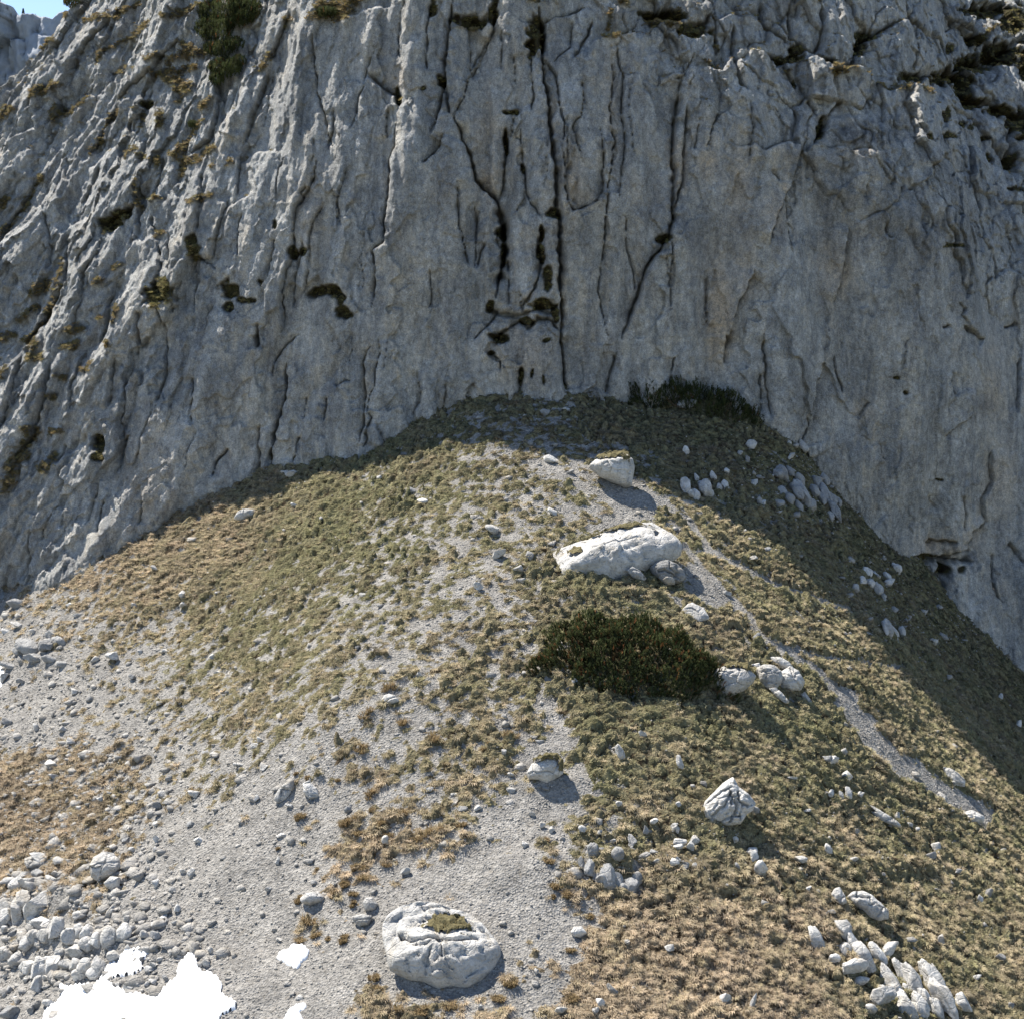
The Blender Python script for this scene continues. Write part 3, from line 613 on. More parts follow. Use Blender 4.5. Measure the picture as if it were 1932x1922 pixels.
WARM = [(3,260,1720,70,260,.9),(3,380,1500,60,160,.5),(3,540,1170,70,110,.6),(3,190,900,40,90,.6),(3,350,1000,70,260,.4),(2,1300,1000,60,170,.6),(2,1350,1100,90,60,.5),(2,330,440,80,60,.5),(2,840,980,60,80,.6),(2,830,700,70,120,.35),(3,900,1500,90,150,.5),
        (3,600,1030,14,34,.9),(3,1000,820,120,60,.4),(6,250,60,60,110,.7),(6,1450,1160,120,60,.6),(6,1740,300,70,180,.4),(6,1800,800,90,200,.4),(6,1650,1100,60,60,.5),(6,1050,420,60,50,.5),(2,1890,880,40,130,.6),(2,1520,560,40,260,.3),(4,800,750,120,260,.3),(1,1700,1150,80,200,.3),(2,1200,700,40,120,.3),(6,1730,80,60,30,.4),(5,1050,100,150,120,.4)]
STAIN = [(3,820,1250,90,260,.5),(3,1130,1150,90,200,.5),(3,1600,1250,120,160,.5),(6,700,300,160,200,.35),(6,1250,700,200,120,.35),(2,380,1250,90,260,.35),(2,600,1000,60,200,.35),(2,1720,1000,70,240,.4),(4,1100,350,120,200,.3),(1,1650,700,80,160,.35),(3,1010,730,150,60,.9),(3,1330,1400,130,200,.5),(3,1450,1000,120,160,.4),(6,1680,380,60,60,.6),(6,1000,560,120,140,.3),(3,350,1250,70,90,.3),(3,300,1330,60,70,.4),(2,1800,650,50,150,.35),(3,700,900,60,120,.3)]
PALE = [(2,820,350,60,90,.9),(2,1560,240,170,50,.9),(1,1500,850,80,60,.7),(1,1350,1150,100,100,.5),(3,970,655,50,20,1),(3,420,300,160,90,.5),(3,1300,580,170,60,.7),(3,400,130,110,50,.6),(3,710,90,90,90,.5),(2,250,80,120,70,.4),(4,400,600,130,80,.7),(2,1150,300,30,130,.5),(1,1650,100,60,100,.5),  # pale patches in the rock colour; along the rim they brighten its sunlit tops
        (1,1480,560,60,60,.5),(1,850,420,160,90,.5),(5,0,60,60,60,.3),(3,1700,1800,200,60,.3),(2,20,1800,60,60,.6)]
# ledges: everything above the line stands back by h
LEDGE = [(3, [(130,370),(260,400),(350,290),(430,270),(560,370),(640,330),(760,330),(860,390),(1000,370),(1090,440),(1180,500),(1260,480),(1400,510),(1480,620)], 1.3, 60),
         (2, [(1380,330),(1440,230),(1560,200),(1700,190),(1800,120),(1922,140)], 1.1, 50), (3, [(230,120),(330,85),(430,90),(520,150),(620,240)], .9, 30),
         (2, [(640,160),(740,150),(840,130)], .9, 30), (3, [(640,20),(730,10),(800,40)], .6, 30), (3, [(1040,220),(1130,195),(1260,200)], .6, 40), (2, [(0,140),(120,90),(330,40)], .5, 40), (3, [(880,660),(960,640),(1020,650)], .5, 16),
         (1, [(250,700),(420,600),(540,520)], .5, 40), (1, [(330,1300),(500,1180),(560,1160)], .4, 40), (1, [(1250,1150),(1340,1100),(1420,1050)], .6, 30), (1, [(1330,900),(1420,850),(1520,850)], .6, 30), (4, [(280,720),(360,650),(480,600)], .6, 40), (2, [(720,470),(790,310),(850,200)], .6, 26),
         (1, [(760,1350),(830,1310),(880,1340)], .4, 30), (1, [(960,1500),(1030,1430),(1080,1450)], .5, 30), (1, [(620,700),(700,560),(800,520)], .5, 40), (1, [(60,520),(200,420),(340,300)], .7, 50), (1, [(0,900),(120,780),(260,700)], .6, 50), (1, [(500,900),(640,800),(760,700)], .5, 40)]
def blob(px, py, L, power=2):
    out = np.zeros(px.shape)
    for f, x, y, rx, ry, a in L:
        ox, oy, k = FR[f]; cx, cy = ox + k * x, oy + k * y; rx *= k; ry *= k
        m = (np.abs(px - cx) < rx * 2.2) & (np.abs(py - cy) < ry * 2.2)
        if m.any():
            d = ((px[m] - cx) / rx) ** 2 + ((py[m] - cy) / ry) ** 2
            out[m] = np.maximum(out[m], a * np.exp(-d * .9))
    return out
SIL = np.array([(-60, 260), (0, 192), (40, 135), (75, 100), (120, 50), (142, 18), (148, -20), (160, -80), (200, -200)], float)

def cliff_fields(x, z):
    y0 = bil(x, z)
    px, py = project(x, y0, z)
    mp = .0345                                     # metres per photograph pixel on the wall
    wx = px + 5 * fbm2(x / 2.2, z / 2.2, 80, 2) + 2.2 * perlin2(x / .5, z / .5, 84); wy = py + 5 * fbm2(x / 2.2, z / 2.2, 82, 2) + 2.2 * perlin2(x / .5, z / .5, 86)
    left = sstep(760, 250, px + .35 * py); ur = sstep(-20, 130, (px - 1130) * .62 + 150 - py) * sstep(1080, 1240, px); ur = np.maximum(ur, sstep(1650, 1900, px) * sstep(420, 250, py - (px - 1850) * .3))
    tilt = -.50 * sstep(900, 100, px) + .08 * sstep(900, 1300, px)
    # coordinate across and along the fabric of the rock
    a = x + tilt * (z - 5) + .8 * perlin2(x / 4, z / 9, 1); b = z - tilt * x * .3
    d = 1.25 * perlin2(a / 4.6, b / 17, 2) * (1 - .4 * ur)
    d = d + (.34 + .2 * left) * fbm2(a / 1.9, b / 7.5, 3, 4)
    rid = 1 - np.abs(fbm2(a / 1.3, b / 5.5, 8, 3)) * 2.0
    d = d - .26 * left * rid
    sm_wall = (.62 + .25 * left) * (1 - .85 * sstep(1180, 1480, px) * (1 - ur))
    d = d - (1.15 * np.abs(perlin2(a / 2.3 + .3 * perlin2(x / 1.5, z / 4, 88), b / 13, 87)) + .45 * np.abs(perlin2(a / .95, b / 7, 89))) * sm_wall
    # facets
    f1, f2, fac = cells2(a / 2.3 + .25 * perlin2(x, z, 90), b / 6.5 + .2 * perlin2(x, z / 2, 91), 11)
    d = d + fac * (.40 + .35 * left) * (1 - .6 * sstep(1450, 1650, px) * (1 - ur))
    f1, f2, fac = cells2(a / .85 + .3 * perlin2(x * 2, z * 2, 92), b / 2.1 + .3 * perlin2(x * 2, z, 93), 12)
    d = d + fac * (.11 + .24 * left + .10 * ur)
    # blocks of the upper right
    ru, rv = x * .80 + z * .60, z * .80 - x * .60
    g1, g2, gf = cells2(ru / 3.4 + .16 * perlin2(x / 1.5, z / 1.5, 94) + .06 * perlin2(x * 1.3, z * 1.3, 98), rv / 4.6 + .16 * perlin2(x / 1.5, z / 1.5, 95) + .06 * perlin2(x * 1.3, z * 1.3, 99), 13)
    e = sstep(0, .07, g2 - g1)
    d = d + ur * (gf * 1.35 - e * .30)
    g1, g2, gf = cells2(ru / 1.1 + .22 * perlin2(x, z, 96), rv / 1.5 + .22 * perlin2(x, z, 97), 14)
    up = np.maximum(ur, left * .6 * sstep(420, 60, py))
    d = d + up * (gf * .30 - sstep(0, .12, g2 - g1) * .07)
    # small relief
    sm = fbm2(x / .75, z / 1.1, 40, 4, .58)
    d = d + sm * (.085 + .15 * left + .17 * ur) - .07 * np.abs(perlin2(x / .35, z / .9, 45)) + (.03 + .05 * left) * fbm2(x / .22, z / .34, 46, 2)
    # cracks and steps
    for f, pts, wd, dp, st in CR:
        P = fp(f, pts)
        if (f, len(pts)) and P[0][1] > P[-1][1] + 5: P = P[::-1]
        R_ = 62 if st else 12
        x0, y0_, x1, y1 = P[:, 0].min() - R_, P[:, 1].min() - R_, P[:, 0].max() + R_, P[:, 1].max() + R_
        m = np.where((px > x0) & (px < x1) & (py > y0_) & (py < y1))[0]
        if not len(m): continue
        dd, sd, t = seg_dist(wx[m], wy[m], P)
        taper = sstep(0, .12, t) * sstep(1, .88, t)
        wv = (wd * 1.1 if wd < 2.15 else wd * 1.6) * (.50 + .50 * taper) * np.clip(.85 + 1.0 * perlin2(px[m] / 14, py[m] / 14, 50), .25, 2)
        cut = np.exp(-(dd / (wv * .72)) ** 2) * dp * (.35 + .65 * taper)
        soft = (np.exp(-dd / (wv * 2 + 4)) * .30 + np.exp(-dd / 16.0) * .26) * dp * taper
        add = cut + soft
        if st:
            s_ = -sd   # following the line downwards, negative cross product = right hand side in the picture
            prof = np.exp(-dd / 26.0) * taper
            add = add - abs(st) * .95 * prof * np.where((s_ > 0) == (st > 0), 1.0, -.35)
        d[m] += add
    for f, pts, h, fall in LEDGE:
        P = fp(f, pts); k_ = FR[f][2]
        m = np.where((px > P[:, 0].min() - 60) & (px < P[:, 0].max() + 60) & (py > P[:, 1].min() - 110) & (py < P[:, 1].max() + 40))[0]
        if len(m):
            dd, sd, t = seg_dist(wx[m], wy[m], P)
            d[m] += h * np.where(sd < 0, sstep(0, 7, dd) * np.exp(-dd / fall), -.22 * np.exp(-dd / 16)) * sstep(0, .1, t) * sstep(1, .9, t)
    hol = np.zeros(px.shape)
    wv = .55 + .75 * fbm2(x / .7, z / .7, 48, 3)
    for f, hx, hy, rx, ry, dp in HO:
        ox, oy, k = FR[f]; cx, cy = ox + k * hx, oy + k * hy; rx *= k * 1.2; ry *= k * 1.2
        m = np.where((np.abs(px - cx) < rx * 2.2) & (np.abs(py - cy) < ry * 2.2))[0]
        if len(m):
            q = np.sqrt(((wx[m] - cx) / rx) ** 2 + ((wy[m] - cy) / ry) ** 2) + (wv[m] - .55) * .7
            v = sstep(1.15, .75, q); d[m] += v * dp * .75; hol[m] = np.maximum(hol[m], v)
    lg = np.zeros(px.shape)
    for f, pts, wd in LG:
        P = fp(f, pts if len(pts) > 1 else [pts[0], (pts[0][0] + 8, pts[0][1] - 6)])
        m = np.where((px > P[:, 0].min() - 40) & (px < P[:, 0].max() + 40) & (py > P[:, 1].min() - 40) & (py < P[:, 1].max() + 40))[0]
        if len(m):
            dd, _, t = seg_dist(wx[m] + 5 * perlin2(x[m] / .5, z[m] / .5, 51), wy[m] + 4 * perlin2(x[m] / .5, z[m] / .5, 52), P)
            v = sstep(wd * 1.25, wd * .5, dd + (wv[m] - .55) * wd * .9); lg[m] = np.maximum(lg[m], v)
    # ledges with plants stand a little forward with a flat top
    d = d - lg * .22 * (1 + perlin2(x / .3, z / .3, 53))
    # the left skyline: the buttress turns away behind this line
    sx = np.interp(py, SIL[::-1][:, 1][np.argsort(SIL[::-1][:, 1])], SIL[::-1][:, 0][np.argsort(SIL[::-1][:, 1])])
    over = np.clip(sx - px + 9 * fbm2(x / 2, z / 2, 54, 3), 0, 900) * mp
    d = d + over * 6.0
    far_up = sstep(-30, -330, py)
    return d, np.clip(np.maximum(hol, lg * .75), 0, 1), lg, hol, px, py, y0, wv

def cliff_y(x, z):
    x = np.atleast_1d(np.asarray(x, float)); z = np.atleast_1d(np.asarray(z, float))
    r = cliff_fields(x, z); return r[6] + r[0]

def build_cliff():
    ss = np.concatenate([np.linspace(-.85, -.475, 20)[:-1], np.linspace(-.475, .475, 1150), np.linspace(.475, .8, 20)[1:]])
    xs = ss * 87.0
    zc = np.interp(xs, CT[:, 0], CT[:, 2])
    nr = 560; t = np.linspace(0, 1, nr)
    ztop = np.interp(xs, [-60, -32, 0, 35, 60], [27, 25.5, 23.5, 25.5, 27])
    Z = (zc - 2.2)[None] * (1 - t[:, None]) + ztop[None] * t[:, None]
    t2 = np.linspace(0, 1, 34)[1:]
    Z = np.concatenate([Z, ztop[None] * (1 - t2[:, None]) + ZT * t2[:, None]])
    X = np.broadcast_to(xs, Z.shape)
    x = X.ravel(); z = Z.ravel()
    d, moss, lg, hol, px, py, y0, wv = cliff_fields(x, z)
    warm = blob(px, py, WARM); stain = blob(px, py, STAIN); pale = blob(px, py, PALE)
    V = np.stack([x, y0 + d, z], 1)
    o = mk('cliff', V, grid_faces(Z.shape[0], Z.shape[1]), M['cliff'],
           attrs={'moss': (moss, 'POINT', 'FLOAT'), 'warm': (warm, 'POINT', 'FLOAT'), 'stain': (stain, 'POINT', 'FLOAT'), 'pale': (pale, 'POINT', 'FLOAT')})
    tag(o, kind='structure')
    return V, lg, hol, px, py, Z.shape
cliffV, cliff_lg, cliff_hol, cpx, cpy, cshape = build_cliff()

# the far wall beyond the left skyline, and trees on its rim
def build_far():
    Yf = 330.0
    nx, nz = 260, 200
    xs = np.linspace(-190, -60, nx)
    a, _ = ray(0, 0)
    rim_px = np.array([-400, -120, 0, 20, 34, 42, 60, 78, 92, 104, 112, 128, 150, 220, 400]); rim_py = np.array([-60, -30, 2, 0, 6, 22, 23, 19, 24, 26, 10, 6, 14, 30, 60])
    pxs = W0 / 2 + xs / (Yf * .985) / TX * W0 / 2
    rim = np.interp(pxs, rim_px, rim_py) + 3 * fbm2(xs / 3, xs * 0, 70, 3)
    _, zr = ray(pxs, rim); ztop = zr * Yf
    t = np.linspace(0, 1, nz)[:, None]
    Z = -30 * (1 - t) + ztop[None] * t; X = np.broadcast_to(xs, Z.shape)
    x, z = X.ravel(), Z.ravel()
    d = 6 * fbm2(x / 14, z / 40, 72, 4) + 3.2 * fbm2(x / 3.5, z / 9, 73, 4)
    f1, f2, fac = cells2(x / 5 + .3 * perlin2(x / 5, z / 5, 74), z / 9, 75); d = d + fac * 4 - sstep(0, .1, f2 - f1) * 1.3
    d = d + (z - 20) * .12
    V = np.stack([x, Yf + d, z], 1)
    # the plateau behind the rim
    nb = 12; tb = np.linspace(0, 1, nb + 1)[1:, None]
    Xb = np.broadcast_to(xs, (nb, nx)); Yb = V[-nx:, 1][None] + tb * 60; Zb = ztop[None] - tb * 14 + fbm2(Xb / 8, Yb / 8, 76, 2) * 1.5
    V = np.concatenate([V, np.stack([Xb.ravel(), Yb.ravel(), Zb.ravel()], 1)])
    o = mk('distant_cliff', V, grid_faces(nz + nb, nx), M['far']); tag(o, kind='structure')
    return xs, ztop, V[-nx * (nb + 1):][:nx]
far_x, far_z, far_rim = build_far()
# ------------------------------------------------------------------ rocks
_ico = {}
def ico(n):
    if n not in _ico:
        bm = bmesh.new(); bmesh.ops.create_icosphere(bm, subdivisions=n, radius=1.0)
        V = np.array([v.co[:] for v in bm.verts]); F = np.array([[v.index for v in f.verts] for f in bm.faces]); bm.free()
        _ico[n] = (V, F)
    return _ico[n]

def rock_verts(V, seed, cuts=9, rough=.10, lo=.36, hi=.74):
    g = np.random.default_rng(seed); V = np.sign(V) * np.abs(V) ** .72; V = V @ np.linalg.qr(g.normal(size=(3, 3)) * .35 + np.eye(3))[0]
    for i in range(cuts):
        n = g.normal(size=3); n /= np.linalg.norm(n); dd = g.uniform(lo, hi)
        h = V @ n - dd; V = V - np.clip(h, 0, None)[:, None] * n[None] * .96
    r = perlin3(V * 1.6 + seed * 1.7, seed % 50) * rough + perlin3(V * 4.5 + seed, seed % 41) * rough * .45
    V = V * (1 + r)[:, None]
    return V / np.abs(V).max(0)

def rot_y(V, a):
    c, s = math.cos(a), math.sin(a)
    return np.stack([V[:, 0] * c + V[:, 2] * s, V[:, 1], -V[:, 0] * s + V[:, 2] * c], 1)

_rockmesh = {}
def stone_obj(name, px, py, wpx, hpx, tilt=0, mat='rock', seed=None, parent=None, sink=.30, deep=.8, on=None, lift=0):
    """a stone whose middle is seen at (px, py) and whose size is wpx x hpx photograph pixels"""
    seed = int(px * 7 + py * 13) if seed is None else seed
    n = 4 if wpx * hpx > 1500 or (name == 'slab' and wpx * hpx > 700) else (3 if wpx * hpx > 160 else 2)
    V, F = ico(n)
    V = rock_verts(V, seed, 6, .07, .62, .92) if name == 'slab' else rock_verts(V, seed, 13 if n > 2 else 9, .085)
    x, y, z = ground_hit(px, py + hpx * .36)
    s = mpp(y, z)
    W_, H_ = wpx * s / 2 * 1.04, hpx * s / 2 * 1.06
    D_ = max(min(W_, H_ * 1.5), .5 * W_) * deep
    if name == 'slab':      # bedding runs along the slab
        V = V * (1 - .16 * np.abs(perlin2(V[:, 0] * 3.2 + seed, V[:, 2] * .9, 55))[:, None])
        V[:, 0] *= 1 - .12 * np.clip(V[:, 2], 0, 1)
    V = V * np.array([W_, D_, H_])
    V = rot_y(V, -R(tilt))
    # lay it back a little with the slope
    lb = -.62 if name == 'slab' else -.30; c, s2 = math.cos(lb), math.sin(lb)
    V = np.stack([V[:, 0], V[:, 1] * c - V[:, 2] * s2, V[:, 1] * s2 + V[:, 2] * c], 1)
    zz = float(gz(x, y)[0])
    ext = np.ptp(V[:, 2]) / 2
    base = np.array([x, y + D_ * .3, zz])
    V = V + np.array([0, 0, ext * (1 - 2 * sink * .55)])
    o = mk(name, V if parent is None else V + base - np.array(parent.location), F, M[mat], parent, smooth=False)
    if parent is None: o.location = base
    return o

def outline_obj(name, frame, pts, thick, lean=35, mat='rock', creases=(), facets=(), rough=.07, n=96, m=26, parent=None, seed=1, back=.55, sink=0.0, cells=.10):
    """a boulder measured by its outline: front and back shells bulge from it; creases and facets carve the front"""
    P = fp(frame, pts); c = (P.min(0) + P.max(0)) / 2
    ang = np.arctan2(P[:, 1] - c[1], P[:, 0] - c[0]); rad = np.hypot(P[:, 0] - c[0], P[:, 1] - c[1])
    o_ = np.argsort(ang); ang, rad = ang[o_], rad[o_]
    th = np.linspace(-np.pi, np.pi, n, endpoint=False)
    Q = P[o_]; Q2 = np.roll(Q, -1, 0)
    rr = np.zeros(n)
    for i, t in enumerate(th):          # ray against the polygon so that straight edges stay straight
        dx, dy = math.cos(t), math.sin(t); best = 0
        for (ax, ay), (bx, by) in zip(Q - c, Q2 - c):
            den = dx * (by - ay) - dy * (bx - ax)
            if abs(den) < 1e-9: continue
            u = (ax * (by - ay) - ay * (bx - ax)) / den; v = (ax * dy - ay * dx) / den
            if u > 0 and -1e-6 <= v <= 1 + 1e-6: best = max(best, u)
        rr[i] = best if best > 0 else np.interp(t, ang, rad)
    bottom = P[:, 1].max()
    gx, gy_, gz_ = ground_hit(c[0], bottom - 4)
    s = mpp(gy_, gz_); down = math.atan(-gz_ / gy_)
    ca, sa = math.cos(R(lean)), math.sin(R(lean))
    rows = []
    tt = np.linspace(0, 1, m)
    for half in (1, -1):
        for k in range(m if half == 1 else m - 1):
            t = tt[k] if half == 1 else tt[m - 2 - k]
            r = math.sin(t * math.pi / 2); dep = math.cos(t * math.pi / 2) ** .8
            rows.append(np.stack([c[0] + rr * r * np.cos(th), c[1] + rr * r * np.sin(th), np.full(n, dep * half)], 1))
    A = np.concatenate(rows); px, py, dp = A[:, 0], A[:, 1], A[:, 2]
    front = dp > 0
    T_ = thick
    dep = np.where(front, dp * T_, dp * T_ * back)
    e = np.where(front, np.clip(dp * 1.6, 0, 1), 0)
    wx = px + 2.5 * perlin2(px / 9 + seed, py / 9, 5); wy = py + 2.5 * perlin2(px / 9, py / 9 + seed, 6)
    for f, a, b, k in facets:
        (ax, ay), (bx, by) = fp(f, [a, b]); L = math.hypot(bx - ax, by - ay)
        sd = np.clip(-((bx - ax) * (wy - ay) - (by - ay) * (wx - ax)) / L, 0, None)      # above the line a->b
        dep = np.where(front, dep * (1 - min(k, .95) * sd / (sd.max() + 1e-6)), dep)
    for f, pp, wd, dd_ in creases:
        d, _, t = seg_dist(wx, wy, fp(f, pp)); dep = dep - np.exp(-(d / wd) ** 2) * dd_ * e * sstep(0, .1, t) * sstep(1, .9, t)
    if cells:
        f1, f2, fac = cells2(px * s / .9 + .3 * perlin2(px * s, py * s, 7) + seed, py * s / .6 + .3 * perlin2(px * s * 1.5, py * s, 8), 15 + seed)
        dep = dep + (fac * cells - cells * .8 * sstep(.10, 0, f2 - f1)) * e
    X = (px - c[0]) * s; U = -(py - bottom) * s                 # across, and up within the tilted outline plane
    nrm = np.stack([np.zeros_like(X), np.full_like(X, -ca), np.full_like(X, sa)], 1)
    V = np.stack([X, U * sa, U * ca], 1)
    sc = 1.0 / (ca * math.cos(down) + sa * math.sin(down))                                        # leaning shortens it as seen; stretch back
    V[:, 1:] *= sc
    V = V + nrm * dep[:, None]
    V = V + (perlin3(V * 1.3 + seed, 3) * rough + perlin3(V * 3.7 + seed, 4) * rough * .5 + perlin3(V * 9 + seed, 9) * rough * .2)[:, None] * nrm
    V = V + .02 * np.stack([perlin3(V * 3 + 9, 5), 0 * X, perlin3(V * 3 + 17, 6)], 1)
    zz = float(gz(gx, gy_)[0]) - sink
    base = np.array([(c[0] - W0 / 2) * s, gy_ + T_ * .25, zz])
    F = []
    nr = len(rows)
    Fq = grid_faces(nr, n).tolist()
    idx = np.arange(nr * n).reshape(nr, n)
    Fq += np.stack([idx[:-1, -1], idx[:-1, 0], idx[1:, 0], idx[1:, -1]], -1).tolist()
    o = mk(name, V if parent is None else V + base - np.array(parent.location), np.array(Fq)[:, ::-1], M[mat], parent, smooth=True)
    if parent is None: o.location = base
    o['_s'] = float(s)
    return o, base, V, (px, py)

def moss_pad(name, parent, V, pxpy, frame, ell, dens=.10, mat='moss', thick=.10):
    """a mossy cap following the boulder's own surface inside ellipses given as (x, y, rx, ry)"""
    px, py = pxpy; n = 96; nr = len(V) // n
    w_ = np.zeros(len(V))
    for x, y, rx, ry in ell:
        ox, oy, k = FR[frame]
        q = np.sqrt(((px - ox - k * x) / (rx * k)) ** 2 + ((py - oy - k * y) / (ry * k)) ** 2) + .35 * perlin2(px / 6, py / 6, 31)
        w_ = np.maximum(w_, sstep(1.15, .7, q))
    keep = w_ > 0.02
    half = np.arange(len(V)) < 27 * n
    Fq = grid_faces(nr, n); idx = np.arange(nr * n).reshape(nr, n)
    Fq = np.concatenate([Fq, np.stack([idx[:-1, -1], idx[:-1, 0], idx[1:, 0], idx[1:, -1]], -1)])
    Fq = Fq[(keep & half)[Fq].all(1)]
    if not len(Fq): return
    used = np.unique(Fq); mp_ = -np.ones(len(V), int); mp_[used] = np.arange(len(used))
    up = np.array([0, -.45, .9]); VV = V[used] + up[None] * ((w_[used] ** .5 * thick * (1.1 + 1.2 * np.abs(perlin3(V[used] * 5, 8)))) - .02)[:, None]
    Fn = mp_[Fq][:, ::-1]; lab = np.arange(len(used))
    for _ in range(400):                         # connected pads become separate parts
        mn = lab[Fn].min(1); new = lab.copy(); np.minimum.at(new, Fn.ravel(), np.repeat(mn, 4))
        if (new == lab).all(): break
        lab = new
    for L_ in np.unique(lab):
        fs = Fn[lab[Fn[:, 0]] == L_]
        if len(fs) < 12: continue
        u2, inv = np.unique(fs, return_inverse=True)
        mk(name, VV[u2], inv.reshape(fs.shape), M[mat], parent, smooth=True)

LAND = {}          # landmark phrase -> (px, py)
NAMED = []
def landmark(phrase, frame, x, y):
    p = fp(frame, [(x, y)])[0]; LAND[phrase] = (p[0], p[1])

# --- measured boulders
A_, _, VA, PA = outline_obj('boulder', 0, [(255,680),(300,665),(390,630),(470,605),(560,565),(680,520),(760,530),(820,498),(880,493),(960,540),(1020,580),(1062,640),(1050,690),(990,730),(900,765),(800,810),(700,850),(600,885),(480,880),(350,887),(290,870),(278,800),(263,740)],
    1.55, 48, creases=[(0, [(890,520),(905,600),(870,650)], 2.2, .28), (0, [(430,780),(520,740),(650,700),(860,640)], 1.6, .16), (0, [(450,820),(640,770),(840,690),(900,660)], 1.4, .10), (0, [(290,800),(400,790),(440,800)], 2, .18)],
    facets=[(0, (430,800), (900,600), .75), (0, (900,600),(1060,660), .5), (0, (280,790), (430,790), .6)], rough=.10, seed=2, sink=.15, cells=.12)
tag(A_, 'largest white boulder, long and slanted, lying across the upper middle slope', 'boulder'); LAND['long white boulder'] = (1170, 1045)
moss_pad('moss', A_, VA, PA, 0, [(620,545,150,26),(760,525,80,20),(860,540,40,14),(390,735,55,34),(520,590,60,12),(340,655,50,14)], thick=.14)
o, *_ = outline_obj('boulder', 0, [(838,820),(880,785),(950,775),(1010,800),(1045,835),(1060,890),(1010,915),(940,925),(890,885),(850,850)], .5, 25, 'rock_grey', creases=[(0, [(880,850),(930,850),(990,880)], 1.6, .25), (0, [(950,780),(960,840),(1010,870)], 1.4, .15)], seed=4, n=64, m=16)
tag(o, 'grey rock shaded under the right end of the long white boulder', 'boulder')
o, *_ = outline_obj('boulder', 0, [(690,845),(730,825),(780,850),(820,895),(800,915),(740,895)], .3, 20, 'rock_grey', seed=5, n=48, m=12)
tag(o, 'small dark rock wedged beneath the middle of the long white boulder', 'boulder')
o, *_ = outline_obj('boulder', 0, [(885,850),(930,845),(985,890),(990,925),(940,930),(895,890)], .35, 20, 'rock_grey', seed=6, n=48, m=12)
tag(o, 'pale front block of the heap under the long white boulder', 'boulder')

B_, _, VB, PB = outline_obj('boulder', 0, [(470,190),(505,155),(560,130),(640,118),(700,112),(738,150),(748,200),(738,260),(728,315),(690,320),(620,292),(540,258),(495,222)],
    1.0, 14, creases=[(0, [(700,150),(715,220),(690,310)], 1.5, .12)], facets=[(0, (480,175), (750,150), 1.1), (0, (715,320), (690,130), -.0)], seed=7, cells=.08, n=96, m=26)
tag(B_, 'square grey boulder with grass cap, uppermost large boulder near the shadow edge', 'boulder'); LAND['square capped boulder'] = (1160, 890)
moss_pad('moss', B_, VB, PB, 0, [(560,135,90,22),(660,125,60,24),(690,165,30,20)], thick=.16)

C_, _, VC, PC = outline_obj('boulder', 8, [(232,1450),(258,1390),(330,1345),(430,1322),(500,1320),(560,1338),(640,1368),(740,1400),(800,1445),(850,1505),(902,1570),(905,1625),(872,1690),(800,1762),(720,1802),(640,1790),(560,1802),(480,1762),(400,1750),(290,1702),(268,1640),(252,1580),(235,1530)],
    .95, 48, creases=[(8, [(250,1450),(340,1410),(430,1400),(470,1370),(560,1350),(640,1370)], 2.2, .14), (8, [(470,1400),(560,1400),(700,1440),(800,1500),(850,1540)], 2.4, .16), (8, [(260,1500),(330,1530),(400,1570),(520,1560),(640,1590),(760,1560),(880,1540)], 2.6, .34),
    (8, [(300,1480),(350,1560),(420,1600),(520,1610)], 2.2, .2), (8, [(520,1620),(500,1680),(490,1750)], 2.4, .22), (8, [(520,1630),(600,1680),(640,1740)], 2.0, .2), (8, [(540,1570),(600,1610),(640,1590)], 1.8, .2), (8, [(300,1420),(400,1450),(470,1440)], 1.6, .14), (8, [(640,1460),(740,1500),(790,1520)], 2, .16)],
    facets=[(8, (240,1560), (560,1600), .85), (8, (560,1610), (900,1540), .85)], rough=.10, seed=3, cells=.16)
tag(C_, 'large round white boulder with mossy top on gravel at the bottom', 'boulder'); LAND['mossy round boulder'] = (830, 1800)
moss_pad('moss', C_, VC, PC, 8, [(610,1460,120,55),(560,1430,60,25),(700,1490,50,20),(480,1480,40,14),(600,1510,70,20)], thick=.10)

D_, _, VD, PD = outline_obj('boulder', 0, [(1213,1490),(1235,1440),(1290,1415),(1350,1405),(1410,1415),(1450,1440),(1482,1478),(1462,1520),(1400,1570),(1330,1602),(1270,1600),(1228,1560)],
    .9, 18, 'rock', creases=[(0, [(1300,1470),(1350,1450),(1380,1440)], 1.5, .12)], facets=[(0, (1220,1450), (1480,1450), .9)], seed=8, cells=.07)
tag(D_, 'rounded grey boulder with grassy top at the right end of the big pine shrub', 'boulder'); LAND['round boulder by the shrub'] = (1385, 1298)
moss_pad('moss', D_, VD, PD, 0, [(1380,1412,90,22),(1440,1430,40,26)], thick=.16)

